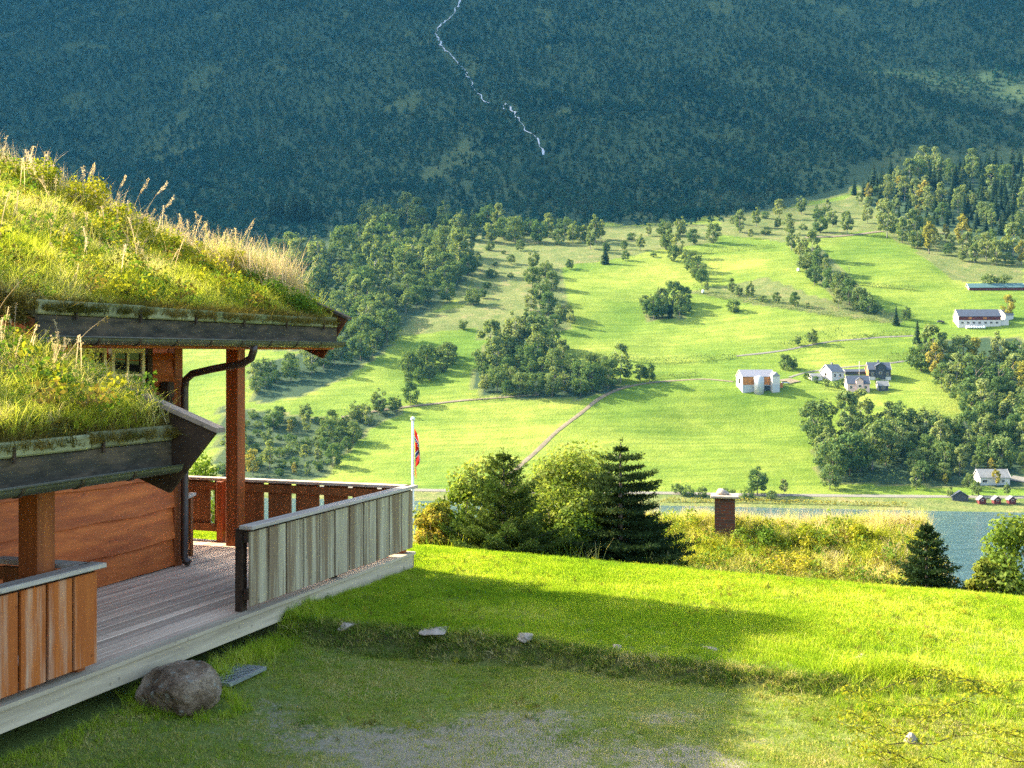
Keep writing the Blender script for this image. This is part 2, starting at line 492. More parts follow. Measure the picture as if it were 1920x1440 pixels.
# ------------------------------------------------------------------ roads, tracks, the stream: sheets draped on the slope
def drape(name, px, width, mat, lift=0.12, step=4.0, zf=None, sub=True, kind="structure", wild=False):
    pts = [P(u, v) for u, v in px]
    dense = []
    for (x0, y0, _), (x1, y1, _) in zip(pts[:-1], pts[1:]):
        n = max(1, int(math.hypot(x1 - x0, y1 - y0) / step))
        for k in range(n): dense.append((x0 + (x1 - x0) * k / n, y0 + (y1 - y0) * k / n))
    dense.append(pts[-1][:2])
    d = np.array(dense)
    for _ in range(3):
        if len(d) > 4: d[1:-1] = 0.25 * d[:-2] + 0.5 * d[1:-1] + 0.25 * d[2:]
    t = np.gradient(d, axis=0); t /= np.linalg.norm(t, axis=1)[:, None] + 1e-9
    nrm = np.stack([-t[:, 1], t[:, 0]], -1)
    w = width if np.ndim(width) else np.full(len(d), width)
    if wild:
        j_ = fbm(np.arange(len(d)) / 3.1, d[:, 0] * 0, int(abs(d[0, 0])) % 97, 3); d = d + nrm * (9 * j_)[:, None]
        w = w * np.clip(0.75 + 2.6 * fbm(np.arange(len(d)) / 2.2, d[:, 1] * 0, 19, 2), 0.12, 2.2)
    w = w * (1 + 0.5 * fbm(d[:, 0] / 9, d[:, 1] / 9, 13, 2))
    vs = []
    for k in (-0.5, -0.17, 0.17, 0.5):
        q = d + nrm * (w * k)[:, None]
        vs.append(np.column_stack([q, zh(q[:, 0], q[:, 1]) + lift + 0.12 * (abs(k) < 0.3)]))
    m = len(d); vs = np.concatenate(vs)
    fs = [(k * m + i, k * m + i + 1, (k + 1) * m + i + 1, (k + 1) * m + i) for k in range(3) for i in range(m - 1)]
    return tag(link(name, np_mesh(name, vs, fs, mat, True)), kind=kind)

asph = plain("pale_road", (0.155, 0.145, 0.115), 0.9, 0.12, 0.3)
grav = plain("track_gravel", (0.155, 0.125, 0.075), 0.95, 0.25, 0.4)
drape("shore_road", [(560, 912), (780, 919), (900, 921), (1050, 923), (1270, 925), (1420, 928), (1600, 930), (1750, 931), (1960, 933)], 3.4, asph, 0.12)
drape("farm_track", [(955, 892), (985, 864), (1016, 836), (1045, 808), (1080, 782), (1112, 755), (1140, 738), (1170, 726), (1210, 719), (1260, 714), (1320, 710), (1375, 716)], 2.4, grav, 0.15)
drape("farm_road", [(1380, 668), (1440, 662), (1500, 651), (1560, 640), (1630, 634), (1712, 630)], 2.0, asph, 0.15)
drape("lane", [(1480, 708), (1500, 700), (1560, 691), (1620, 686), (1660, 682), (1700, 676), (1722, 672)], 2.0, asph, 0.15)
drape("pasture_lane", [(640, 783), (700, 772), (770, 762), (850, 753), (930, 747), (1010, 741)], 2.2, grav, 0.3)
drape("upper_track", [(1510, 446), (1560, 444), (1610, 440), (1655, 434)], 5.0, grav, 0.3)
drape("yard", [(1470, 712), (1484, 716), (1492, 718)], 9.0, grav, 0.35)
drape("drive", [(1896, 897), (1925, 903), (1990, 908)], 7.0, asph, 0.35)
foam = plain("white_water", (0.38, 0.41, 0.43), 0.5, 0.2, 0.3)
for px, w in (([(866, -12), (860, 14), (848, 30), (836, 42), (822, 54), (817, 66), (826, 80), (829, 92), (842, 104), (850, 112), (866, 128)], 2.6),
              ([(868, 130), (872, 138), (880, 152), (890, 166), (899, 182), (906, 194), (940, 200), (950, 206)], 1.7),
              ([(950, 196), (962, 212), (972, 226), (980, 238), (988, 250), (1004, 260)], 1.9),
              ([(1008, 262), (1012, 272), (1017, 282), (1020, 294)], 1.8)):
    drape("mountain_stream", px, w, foam, 2.2, 4.0, wild=True)

# ------------------------------------------------------------------ foliage meshes
def leaf_quads(c, nrm, size, aspect, r):
    """diamond leaves at c facing nrm"""
    n = len(c)
    nrm = nrm / (np.linalg.norm(nrm, axis=1)[:, None] + 1e-9)
    a = r.normal(size=(n, 3)); u = np.cross(nrm, a); u /= np.linalg.norm(u, axis=1)[:, None] + 1e-9
    w = np.cross(nrm, u)
    L = size[:, None]; W = (size * aspect)[:, None]
    v = np.stack([c - u * L * 0.5, c + w * W * 0.5, c + u * L * 0.5, c - w * W * 0.5], 1).reshape(-1, 3)
    f = np.arange(4 * n).reshape(-1, 4)
    return v, f

def crown_mesh(name, h, w, nclump, nleaf, size, mat, r, zc=0.60, zr=0.42, droop=0.0, pointed=0.0, csize=0.2):
    cl = []
    while len(cl) < nclump:
        p = r.normal(size=3); p /= np.linalg.norm(p); rad = r.uniform(0.45, 1.0) ** 0.6
        p = p * rad
        taper = 1 - pointed * max(0, p[2])
        q = np.array([p[0] * w / 2 * taper, p[1] * w / 2 * taper, (zc + p[2] * zr) * h])
        cl.append(np.append(q, r.uniform(0.75, 1.3) * csize * w * (1 - 0.35 * pointed * max(0, p[2]))))
    cl = np.array(cl)
    idx = r.choice(nclump, nleaf, p=cl[:, 3] ** 2 / (cl[:, 3] ** 2).sum())
    d = r.normal(size=(nleaf, 3)); d /= np.linalg.norm(d, axis=1)[:, None]
    d[:, 2] = d[:, 2] * 0.85 + 0.12
    rad = cl[idx, 3] * r.uniform(0.55, 1.08, nleaf)
    c = cl[idx, :3] + d * rad[:, None]
    c[:, 2] -= droop * np.abs(r.normal(size=nleaf))
    nr = d + r.normal(size=(nleaf, 3)) * 0.55 + np.array([0, 0, 0.25])
    v, f = leaf_quads(c, nr, size * r.uniform(0.7, 1.35, nleaf), 0.62, r)
    return np_mesh(name, v, f, mat)

def trunk_mesh(name, h, rad, mat, r, top=0.75, limbs=5):
    mb = MB()
    p = [(0, 0, -0.6)]; x = y = 0.0
    for k in range(1, 6):
        x += r.normal() * 0.02 * h * 0.5; y += r.normal() * 0.02 * h * 0.5
        p.append((x, y, h * top * k / 5))
    mb.tube(p, [rad * 1.25] + [rad * (1 - 0.16 * k) for k in range(1, 6)], 6)
    for k in range(limbs):
        q = p[2 + k % 3]; a = r.uniform(0, 6.28); L = h * r.uniform(0.16, 0.26)
        mb.tube([q, (q[0] + math.cos(a) * L * 0.5, q[1] + math.sin(a) * L * 0.5, q[2] + L * 0.45), (q[0] + math.cos(a) * L, q[1] + math.sin(a) * L, q[2] + L)], [rad * 0.45, rad * 0.3, rad * 0.12], 5)
    o = mb.build(name, mat); me = o.data
    bpy.data.objects.remove(o)
    return me

def spruce_mesh(name, h, w, nwh, per, mat, r, base=0.06):
    """layered drooping sprays round a leader"""
    C, Nn, S = [], [], []
    vs, fs = [], []
    k = 0
    for i in range(nwh):
        t = (i + 0.5) / nwh; z = h * (base + (1 - base) * t); L = w / 2 * (1 - t) ** 0.85 + 0.04 * w
        nb = max(4, int(per * (0.45 + 0.55 * (1 - t))))
        for b in range(nb):
            a = 2 * math.pi * (b + r.uniform(-.35, .35)) / nb + i * 2.4
            l = L * r.uniform(0.75, 1.12); dz = -l * r.uniform(0.18, 0.5); zz_ = z + r.uniform(-.03, .03) * h
            wd = l * 0.42 + 0.06 * w
            ca, sa = math.cos(a), math.sin(a)
            p = [(0, 0, zz_ + 0.02 * h), (ca * l * .6 - sa * wd * .5, sa * l * .6 + ca * wd * .5, zz_ + dz * .75), (ca * l, sa * l, zz_ + dz * .7), (ca * l * .6 + sa * wd * .5, sa * l * .6 - ca * wd * .5, zz_ + dz * .75)]
            vs += p; fs.append((k, k + 1, k + 2, k + 3)); k += 4
            for q in (0.45, 0.8):
                e = l * q; s_ = wd * 0.5
                p = [(ca * e - sa * s_, sa * e + ca * s_, zz_ + dz * q * .8 + 0.01 * h), (ca * e + ca * s_ * .5, sa * e + sa * s_ * .5, zz_ + dz * q - 0.02 * h), (ca * e + sa * s_, sa * e - ca * s_, zz_ + dz * q * .8 + 0.01 * h), (ca * e, sa * e, zz_ + dz * q - 0.055 * h)]
                vs += p; fs.append((k, k + 1, k + 2, k + 3)); k += 4
    vs += [(-.02 * w, 0, h * .9), (.02 * w, 0, h * .9), (0, 0, h * 1.04), (0, .02 * w, h * .9)]; fs.append((k, k + 1, k + 2, k + 3))
    return np_mesh(name, vs, fs, mat)

bark = plain("tree_bark", (0.16, 0.13, 0.10), 0.9, 0.3, 6)
pale_bark = plain("birch_bark", (0.24, 0.22, 0.19), 0.8, 0.4, 5)
m_birch = leaf_mat("birch_leaves", [(0.0, (0.090, 0.145, 0.045)), (0.5, (0.165, 0.215, 0.070)), (1.0, (0.27, 0.29, 0.11))], 0.38)
m_alder = leaf_mat("alder_leaves", [(0.0, (0.045, 0.092, 0.030)), (0.5, (0.092, 0.148, 0.046)), (1.0, (0.175, 0.21, 0.075))], 0.33)
m_spruce = leaf_mat("spruce_needles", [(0.0, (0.016, 0.036, 0.018)), (0.5, (0.028, 0.052, 0.022)), (1.0, (0.05, 0.075, 0.03))], 0.12)
m_yellow = leaf_mat("turning_leaves", [(0.0, (0.16, 0.17, 0.03)), (0.5, (0.24, 0.23, 0.04)), (1.0, (0.30, 0.24, 0.06))], 0.35)
m_scrub = leaf_mat("mountain_birch_leaves", [(0.0, (0.006, 0.034, 0.030)), (0.45, (0.016, 0.060, 0.044)), (0.8, (0.040, 0.095, 0.050)), (1.0, (0.08, 0.085, 0.045))], 0.15, (1, 1, 1), pos_scale=0.011)

TREES = {}
def mk(kind, n, fn, tr):
    TREES[kind] = []
    for i in range(n):
        r = np.random.default_rng(1000 + 37 * i + sum(map(ord, kind)))
        TREES[kind].append((fn(r), tr(r)))
mk("birch_tree", 5, lambda r: crown_mesh("birch_crown", 10, r.uniform(4.3, 5.6), 30, 1700, 0.60, m_birch, r, 0.54, 0.47, 0.1, 0.40, 0.17), lambda r: trunk_mesh("birch_trunk", 10, 0.16, pale_bark, r))
mk("alder_tree", 5, lambda r: crown_mesh("alder_crown", 10, r.uniform(6.6, 8.4), 34, 2000, 0.66, m_alder, r, 0.51, 0.46, 0.0, 0.12, 0.16), lambda r: trunk_mesh("alder_trunk", 10, 0.2, bark, r))
mk("shrub", 4, lambda r: crown_mesh("shrub_crown", 10, r.uniform(12, 15), 26, 1100, 1.1, m_alder, r, 0.45, 0.45, 0.0, 0.0, 0.15), lambda r: trunk_mesh("shrub_stem", 10, 0.25, bark, r, 0.5))
mk("yellow_tree", 3, lambda r: crown_mesh("yellow_crown", 10, r.uniform(4.5, 6), 24, 1200, 0.62, m_yellow, r, 0.58, 0.41, 0.1, 0.4, 0.17), lambda r: trunk_mesh("yellow_trunk", 10, 0.16, bark, r))
mk("spruce_tree", 5, lambda r: spruce_mesh("spruce_crown", 10, r.uniform(4.0, 5.2), 15, 11, m_spruce, r), lambda r: trunk_mesh("spruce_trunk", 10, 0.17, bark, r, 0.9, 0))

def set_plant(kind, name, x, y, z, h, label, group=None, cat="tree", sq=1.0):
    var = TREES[kind]; cm, tm = var[random.randrange(len(var))]
    o = thing(name, label, cat, (x, y, z), random.uniform(0, 6.28), group)
    s = h / 10.0; o.scale = (s * sq, s * sq, s)
    link("trunk", tm, o); link("crown", cm, o)
    return o

# scatter for what nobody could count: instances on a point mesh
def scatter(name, pts, coll, scl=None, tilt=0.15, mat=None, parent=None, kind="stuff", lean=(0, 0)):
    pts = np.asarray(pts, np.float32)
    me = bpy.data.meshes.new(name); me.vertices.add(len(pts)); me.vertices.foreach_set("co", pts.ravel())
    a = me.attributes.new("scl", 'FLOAT', 'POINT'); a.data.foreach_set("value", np.asarray(scl if scl is not None else np.ones(len(pts)), np.float32))
    o = link(name, me, parent); o["kind"] = kind
    g = bpy.data.node_groups.new(name, 'GeometryNodeTree')
    g.interface.new_socket("Geometry", in_out='INPUT', socket_type='NodeSocketGeometry')
    g.interface.new_socket("Geometry", in_out='OUTPUT', socket_type='NodeSocketGeometry')
    gi = g.nodes.new("NodeGroupInput"); go = g.nodes.new("NodeGroupOutput")
    ip = g.nodes.new("GeometryNodeInstanceOnPoints")
    ci = g.nodes.new("GeometryNodeCollectionInfo"); ci.inputs[0].default_value = coll
    ci.inputs['Separate Children'].default_value = True; ci.inputs['Reset Children'].default_value = True
    rv = g.nodes.new("FunctionNodeRandomValue"); rv.data_type = 'FLOAT_VECTOR'
    rv.inputs[0].default_value = (lean[0] - tilt, lean[1] - tilt, 0); rv.inputs[1].default_value = (lean[0] + tilt, lean[1] + tilt, 6.2832)
    na = g.nodes.new("GeometryNodeInputNamedAttribute"); na.data_type = 'FLOAT'; na.inputs[0].default_value = "scl"
    L = g.links.new
    L(gi.outputs[0], ip.inputs['Points']); L(ci.outputs[0], ip.inputs['Instance'])
    ip.inputs['Pick Instance'].default_value = True
    L(rv.outputs[0], ip.inputs['Rotation']); L(na.outputs[0], ip.inputs['Scale'])
    L(ip.outputs[0], go.inputs[0])
    md = o.modifiers.new("scatter", 'NODES'); md.node_group = g
    return o

def src(name, meshes):
    c = bpy.data.collections.new(name)
    for m in meshes:
        o = bpy.data.objects.new(m.name, m); c.objects.link(o)
    return c

# ------------------------------------------------------------------ the wooded mountainside: one mass
scrubs = []
for i in range(6):
    r = np.random.default_rng(300 + i)
    scrubs.append(crown_mesh("mountain_birch", 8, r.uniform(5, 7.5), 12, 230, 1.15, m_scrub, r, 0.5, 0.48, 0, 0.3, 0.2))
for i in range(2):
    r = np.random.default_rng(320 + i)
    scrubs.append(spruce_mesh("mountain_spruce", 9, 3.6, 9, 8, m_spruce, r))
fx, fy = [], []
y = 985.0
while y < 2480:
    half = 0.5 * y + 60
    st = 8.2 + (y - 1000) / 1500 * 2.6
    n = int(2 * half / st)
    fx.append(-half + (np.arange(n) + rng.uniform(-.5, .5, n)) * st); fy.append(y + rng.uniform(-.5, .5, n) * st)
    y += st
fx = np.concatenate(fx); fy = np.concatenate(fy); fz = zh(fx, fy)
fu = CX + F * fx / fy; fv = HV - F * fz / fy
edge = 70 * fbm(fx / 45, fy / 45, 88, 3)
keep = fv < np.interp(fu, SHU, SHV) - 6 + np.clip(edge, -26, 20)
keep &= (fv < np.interp(fu, SHU, SHV) - 8) | (rng.random(len(fx)) < 0.55)
gpf = fbm(fx / 60, fy / 110, 77, 4)
keep &= (gpf < 0.2) | (rng.random(len(fx)) < 0.35)
keep &= ~((fu > 1590) & (fv > 310 - (fu - 1590) * 0.06)) 
for poly in ([(850, -40), (876, -40), (866, 18), (852, 36), (828, 56), (824, 68), (836, 88), (858, 112), (858, 122), (848, 120), (824, 96), (812, 70), (814, 52), (846, 22)],
             [(946, 192), (953, 192), (992, 250), (986, 258)], [(1004, 258), (1010, 257), (1024, 298), (1016, 300)], [(870, 136), (874, 136), (909, 196), (904, 198)]):
    keep &= ~inpoly(fu, fv, poly)
fx, fy, fz = fx[keep], fy[keep], fz[keep]
fs_ = rng.uniform(0.65, 1.25, len(fx)) * (1.0 + 0.9 * fbm(fx / 90, fy / 90, 5, 3))
scatter("mountain_forest", np.column_stack([fx, fy, fz - 0.5]), src("forest_source", scrubs), fs_, 0.06)

# ------------------------------------------------------------------ the near ground
gm, nt, out = new_mat("lawn_ground")
geo = nt.nodes.new("ShaderNodeNewGeometry")
na_ = noise(nt, geo.outputs['Position'], 0.7, 5, 0.65)
nb_ = noise(nt, geo.outputs['Position'], 22, 4, 0.75)
nc_ = noise(nt, geo.outputs['Position'], 90, 3, 0.8)
gat = nt.nodes.new("ShaderNodeAttribute"); gat.attribute_name = "gravel"
sat = nt.nodes.new("ShaderNodeAttribute"); sat.attribute_name = "soil"
gr = ramp(nt, nb_, [(0.3, (0.07, 0.11, 0.02)), (0.7, (0.18, 0.21, 0.05))])
st_ = ramp(nt, nc_, [(0.35, (0.12, 0.10, 0.07)), (0.5, (0.23, 0.20, 0.15)), (0.68, (0.44, 0.385, 0.30))])
so = ramp(nt, nb_, [(0.3, (0.035, 0.028, 0.016)), (0.7, (0.085, 0.065, 0.035))])
gf = nt.nodes.new("ShaderNodeMath"); gf.operation = 'MULTIPLY_ADD'; nt.links.new(nb_, gf.inputs[0]); gf.inputs[1].default_value = 0.9
gs = nt.nodes.new("ShaderNodeMath"); gs.operation = 'SUBTRACT'; nt.links.new(gat.outputs['Fac'], gs.inputs[0]); gs.inputs[1].default_value = 0.45
nt.links.new(gs.outputs[0], gf.inputs[2])
nm2 = noise(nt, geo.outputs['Position'], 7.5, 4, 0.7)
gq = nt.nodes.new("ShaderNodeMath"); gq.operation = 'MULTIPLY_ADD'; nt.links.new(nm2, gq.inputs[0]); gq.inputs[1].default_value = 1.3; nt.links.new(gf.outputs[0], gq.inputs[2])
gz2_ = nt.nodes.new("ShaderNodeMath"); gz2_.operation = 'SUBTRACT'; nt.links.new(gq.outputs[0], gz2_.inputs[0]); gz2_.inputs[1].default_value = 0.65
c = mix(nt, ramp(nt, gz2_.outputs[0], [(0.50, (0, 0, 0)), (0.85, (0.85, 0.85, 0.85))]), gr, st_)
c = mix(nt, sat.outputs['Fac'], c, so)
principled(nt, out, c, 0.95, nc_, 0.6, 0.02, 0.1)
def grow(a, b, s, k=1.16):
    o = [a]
    while o[-1] < b: o.append(o[-1] + s); s *= k
    return o
gx = np.array([-v for v in grow(11, 520, 0.25)][::-1][:-1] + list(np.arange(-11, 11, 0.14)) + grow(11, 520, 0.25))
gy = np.array([-30, -15, -6, 0, 3, 5, 6.5, 7.5] + list(np.arange(8, 24, 0.14)) + grow(24, 230, 0.25))
def gravel_f(x, y):
    u = CX + F * x / np.maximum(y, 1)
    e = ((x + 0.1) / 2.7) ** 2 + ((y - 9.8) / 1.9) ** 2
    g = 0.9 * np.clip(1.25 - e, 0, 1) + 0.55 * np.exp(-((x + 2.3) / 0.6) ** 2 - ((y - 11.6) / 0.6) ** 2)
    g = g + 1.5 * fbm(x * 1.3, y * 1.5, 41, 4) * (y < 12.6)
    return np.clip(g, 0, 1) * (1 - bank_t(x, y))
def soil_f(x, y):
    t = bank_t(x, y)
    return np.clip(4 * t * (1 - t), 0, 1) * (1 - sstep(2.6, 4.2, x)) * 0.85
gme, gv = grid_mesh("lawn", gx, gy, zg, gm)
for nm_, fn in (("gravel", gravel_f), ("soil", soil_f)):
    at_ = gme.attributes.new(nm_, 'FLOAT', 'POINT'); at_.data.foreach_set("value", fn(gv[:, 0], gv[:, 1]).astype(np.float32))
tag(link("ground", gme), kind="structure")

# ------------------------------------------------------------------ woods of the cabin
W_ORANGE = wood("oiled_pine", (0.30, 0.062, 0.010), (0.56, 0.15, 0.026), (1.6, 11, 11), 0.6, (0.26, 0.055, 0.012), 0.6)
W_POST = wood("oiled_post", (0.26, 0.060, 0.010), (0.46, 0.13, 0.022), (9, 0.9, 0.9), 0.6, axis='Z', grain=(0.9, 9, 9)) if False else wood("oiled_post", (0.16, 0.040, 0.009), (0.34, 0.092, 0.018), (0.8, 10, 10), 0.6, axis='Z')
W_GREY = wood("weathered_pine", (0.27, 0.225, 0.13), (0.50, 0.43, 0.285), (0.8, 16, 16), 0.85, (0.15, 0.085, 0.038), 0.8, st0=0.45, axis='Z')
W_GREYX = wood("weathered_cap", (0.26, 0.225, 0.175), (0.50, 0.44, 0.36), (0.7, 16, 16), 0.85, (0.34, 0.20, 0.13), 0.45)
W_WORN = wood("worn_oiled_board", (0.30, 0.070, 0.010), (0.46, 0.13, 0.02), (0.7, 9, 9), 0.7, (0.60, 0.48, 0.33), 0.55, axis='Z')
W_DECK = wood("deck_planks", (0.48, 0.33, 0.21), (0.80, 0.60, 0.42), (0.6, 14, 14), 0.8, (0.14, 0.10, 0.09), 0.45)
W_RIM = wood("pale_rim_board", (0.34, 0.275, 0.175), (0.60, 0.495, 0.335), (0.5, 8, 8), 0.8, (0.22, 0.17, 0.11), 0.5)
W_DARK = wood("dark_stained_board", (0.020, 0.011, 0.006), (0.055, 0.030, 0.015), (0.8, 10, 10), 0.75)
W_SOD = wood("mossy_sod_log", (0.13, 0.14, 0.065), (0.28, 0.27, 0.14), (0.6, 7, 7), 0.9, (0.08, 0.12, 0.03), 0.6)
W_FASC = wood("blackened_fascia", (0.012, 0.011, 0.007), (0.062, 0.052, 0.034), (5, 22, 4), 0.8, (0.13, 0.09, 0.05), 0.5)
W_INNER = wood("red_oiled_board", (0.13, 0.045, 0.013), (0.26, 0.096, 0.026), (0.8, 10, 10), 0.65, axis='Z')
W_CAPD = wood("worn_barge_cap", (0.10, 0.075, 0.05), (0.24, 0.19, 0.14), (10, 0.8, 10), 0.85)
W_BARGE = wood("dark_red_barge", (0.05, 0.016, 0.008), (0.12, 0.034, 0.014), (0.8, 10, 10), 0.7)
M_GUT = plain("green_gutter", (0.065, 0.065, 0.042), 0.45, 0.3, 5, 0.2, 0.5)
M_PIPE = plain("brown_pipe", (0.045, 0.028, 0.020), 0.4, 0.2, 4, 0.1, 0.5)
M_CREAM = plain("cream_paint", (0.62, 0.55, 0.28), 0.5, 0.1, 5)
M_SOIL = plain("turf_soil", (0.085, 0.075, 0.028), 0.95, 0.45, 9, bump=0.6)
m_, nt, out = new_mat("dark_glass"); principled(nt, out, (0.012, 0.014, 0.014), 0.06, spec=0.6); M_GLASS = m_
RZ = R(70)

def at_local(a, n, z=0.0):
    x, y = loc2w(a, n); return (x, y, DECK + z)

# ------------------------------------------------------------------ the cabin
cab = thing("sod_roof_cabin", "orange log cabin with grass growing on its two overhanging sod roofs", "cabin", at_local(-2.08, 2.6), RZ)
CO = (-2.08, 2.6, 0)
def part(mb, name, mat, parent=None, label=None):
    o = mb.build(name, mat, parent or cab, CO)
    if label: o["label"] = label
    return o

def planked(a0, a1, nf, z0, z1, ph, seed, thick=0.075, along='a'):
    """wide horizontal boards with wandering lower edges, lapped over each other"""
    mb = MB(); r = np.random.default_rng(seed); z = z0; k = 0
    while z < z1 - 0.05:
        top = min(z + ph * r.uniform(0.88, 1.12), z1); n = 40
        A = np.linspace(a0, a1, n)
        low = z + 0.035 * (vnoise(A * 1.3, A * 0 + k, seed) - 0.5) * 2 + 0.015 * (vnoise(A * 5, A * 0 + k, seed + 2) - 0.5) - (0.03 if k else 0)
        vs = []
        for i in range(n):
            for (d, zz) in ((0.0, low[i]), (-thick, low[i]), (-thick * 0.25, top), (0.0, top)):
                vs.append((A[i], nf + d, zz) if along == 'a' else (nf + d, A[i], zz))
        fs = [(i * 4 + j, i * 4 + (j + 1) % 4, i * 4 + 4 + (j + 1) % 4, i * 4 + 4 + j) for i in range(n - 1) for j in range(4)]
        fs += [(0, 1, 2, 3), (4 * n - 4, 4 * n - 1, 4 * n - 2, 4 * n - 3)]
        mb.add(vs, fs); z = top; k += 1
    return mb

mb = planked(-12.5, -2.2, 2.6, 0.02, 2.9, 0.42, 11)
mb.box(-12.5, -2.12, 2.601, 2.75, -0.5, 2.9)
part(mb, "wall", W_ORANGE, label="long orange wall of wide wavy-edged boards above the deck")
mb = MB(); mb.prism([(2.62, -0.5), (13.8, -0.5), (13.8, 3.2), (8.2, 6.0), (2.62, 3.2)], -2.2, -2.09, 0)
for k in range(9): mb.box(-2.09, -2.06, 2.62, 13.8, 0.02 + k * 0.4, 0.40 + k * 0.4 - 0.012)
part(mb, "gable_wall", W_ORANGE)
mb = MB().box(-2.2, -2.02, 2.53, 2.66, 0.0, 3.02, 0.008)
part(mb, "corner_board", W_POST)
# window under the upper eave
WA0, WA1, WZ0, WZ1 = -3.47, -2.93, 1.95, 2.90
def window(a0, a1, z0, z1, nf, mull=True):
    w = MB()
    t = 0.055
    w.box(a0 - t, a1 + t, nf - 0.10, nf - 0.045, z1, z1 + t).box(a0 - t, a1 + t, nf - 0.10, nf - 0.045, z0 - t, z0)
    w.box(a0 - t, a0, nf - 0.10, nf - 0.045, z0, z1).box(a1, a1 + t, nf - 0.10, nf - 0.045, z0, z1)
    if mull:
        c_ = (a0 + a1) / 2; w.box(c_ - 0.018, c_ + 0.018, nf - 0.088, nf - 0.05, z0, z1)
        for q in (0.36, 0.70): w.box(a0, a1, nf - 0.086, nf - 0.052, z0 + (z1 - z0) * q - 0.015, z0 + (z1 - z0) * q + 0.015)
    o = part(w, "window", M_CREAM)
    g = MB().box(a0, a1, nf - 0.07, nf - 0.056, z0, z1)
    g.build("pane", M_GLASS, o, CO)
window(WA0, WA1, WZ0, WZ1, 2.6)
window(-4.15, -3.68, WZ0, WZ1, 2.6)
mb = MB().box(-2.82, -2.72, 2.50, 2.553, 1.4, 2.98)
part(mb, "window_board", W_DARK)
# small dark fitting on the wall beside the window
mb = MB().tube([(-2.5, 2.54, 2.42), (-2.5, 2.40, 2.42)], [0.05, 0.05], 10).box(-2.57, -2.43, 2.36, 2.50, 2.30, 2.52, 0.02).tube([(-2.5, 2.43, 2.30), (-2.5, 2.43, 2.16)], [0.06, 0.10], 12)
part(mb, "wall_lamp", W_DARK)

def eave(a0, a1, n0, zb, slope, ridge_n, lead, far=None):
    """turf roof with sod log, fascia, gutter; zb = gutter bottom, eave line at n0, rising inwards"""
    sod = zb + 0.44
    zr = sod + slope * (ridge_n - n0)
    lift = 0.10 if n0 < 0 else 0.0             # the lower turf bulges above its log
    mb = MB()
    if far is None:
        mb.prism([(n0 + 0.03, sod - 0.16), (n0 + 0.05, sod - 0.02), (n0 + 0.20, sod + 0.05 + lift), (ridge_n, zr + lift), (ridge_n, zr - 0.2)], a0, a1 - 0.02, 0)
    else:
        mb.prism([(n0 + 0.03, sod - 0.16), (n0 + 0.05, sod - 0.02), (n0 + 0.20, sod + 0.05 + lift), (ridge_n, zr + lift), (far, sod - 0.02), (far, sod - 0.2), (ridge_n, zr - 0.2)], a0, a1 - 0.02, 0)
    turf = part(mb, "roof", M_SOIL, label=lead)
    mb = MB()                                     # boards under the turf
    if far is None:
        mb.prism([(n0 + 0.035, sod - 0.30), (n0 + 0.035, sod - 0.18), (ridge_n, zr - 0.205), (ridge_n, zr - 0.30)], a0, a1 - 0.03, 0)
    else:
        mb.prism([(n0 + 0.035, sod - 0.30), (n0 + 0.035, sod - 0.18), (ridge_n, zr - 0.205), (far, sod - 0.205), (far, sod - 0.32), (ridge_n, zr - 0.30)], a0, a1 - 0.03, 0)
    o = mb.build("roof_boarding", W_INNER, turf, CO)
    mb = MB()                                     # the log that keeps the turf in place, in lengths
    a = a0; r = np.random.default_rng(int(n0 * 10 + 50))
    while a < a1 - 0.1:
        b = min(a + r.uniform(1.1, 2.2), a1 - 0.02); j = r.uniform(-.012, .012)
        mb.box(a + 0.006, b - 0.006, n0 - 0.035 + j, n0 + 0.035 + j, sod - 0.125, sod + 0.012 + j, 0.015); a = b
    mb.build("sod_log", W_SOD, turf, CO)
    a = a0
    while a < a1 - 0.6:                           # hooks
        MB().prism([(n0 - 0.055, sod - 0.17), (n0 - 0.036, sod - 0.17), (n0 - 0.036, sod - 0.03), (n0 - 0.055, sod - 0.05)], a + 0.5, a + 0.53, 0).build("hook", W_DARK, turf, CO); a += 1.05
    mb = MB().box(a0, a1 - 0.02, n0 - 0.005, n0 + 0.03, zb + 0.07, sod - 0.135)
    mb.build("fascia_board", W_FASC, turf, CO)
    mb = MB()                                     # half-round gutter
    gn, gz_, rr = n0 - 0.085, zb + 0.085, 0.075
    prof = [(gn + math.cos(t) * rr, gz_ + math.sin(t) * rr) for t in np.linspace(math.pi, 2 * math.pi, 9)]
    prof += [(gn + math.cos(t) * (rr - .01), gz_ + math.sin(t) * (rr - .01)) for t in np.linspace(2 * math.pi, math.pi, 9)]
    mb.prism(prof, a0, a1 - 0.05, 0)
    mb.tube([(a0, gn - rr, gz_ + 0.004), (a1 - 0.05, gn - rr, gz_ + 0.004)], 0.011, 6)
    g = mb.build("gutter", M_GUT, cab, CO)
    a = a1 - 0.75
    while a > a0 + 0.2:
        br = MB()
        prof = [(gn + math.cos(t) * (rr + .010), gz_ + math.sin(t) * (rr + .010)) for t in np.linspace(math.pi, 2 * math.pi, 9)]
        prof += [(gn + math.cos(t) * (rr + .001), gz_ + math.sin(t) * (rr + .001)) for t in np.linspace(2 * math.pi, math.pi, 9)]
        br.prism(prof, a - 0.018, a + 0.018, 0); a -= 0.68
        br.build("gutter_bracket", M_PIPE, g, CO)
    return sod, zr, turf

UE_N, UE_S, UE_Z = 1.3, 0.42, 2.97
sodU, ridgeU, roofU = eave(-6.15, 0.1, UE_N, UE_Z, UE_S, 8.2, "upper turf roof thick with tall grass", far=15.1)
LE_N, LE_S, LE_Z = -0.35, 0.36, 1.75
sodL, ridgeL, roofL = eave(-13.0, -6.2, LE_N, LE_Z, LE_S, 4.4, "lower porch roof of turf over the deck", far=9.0)
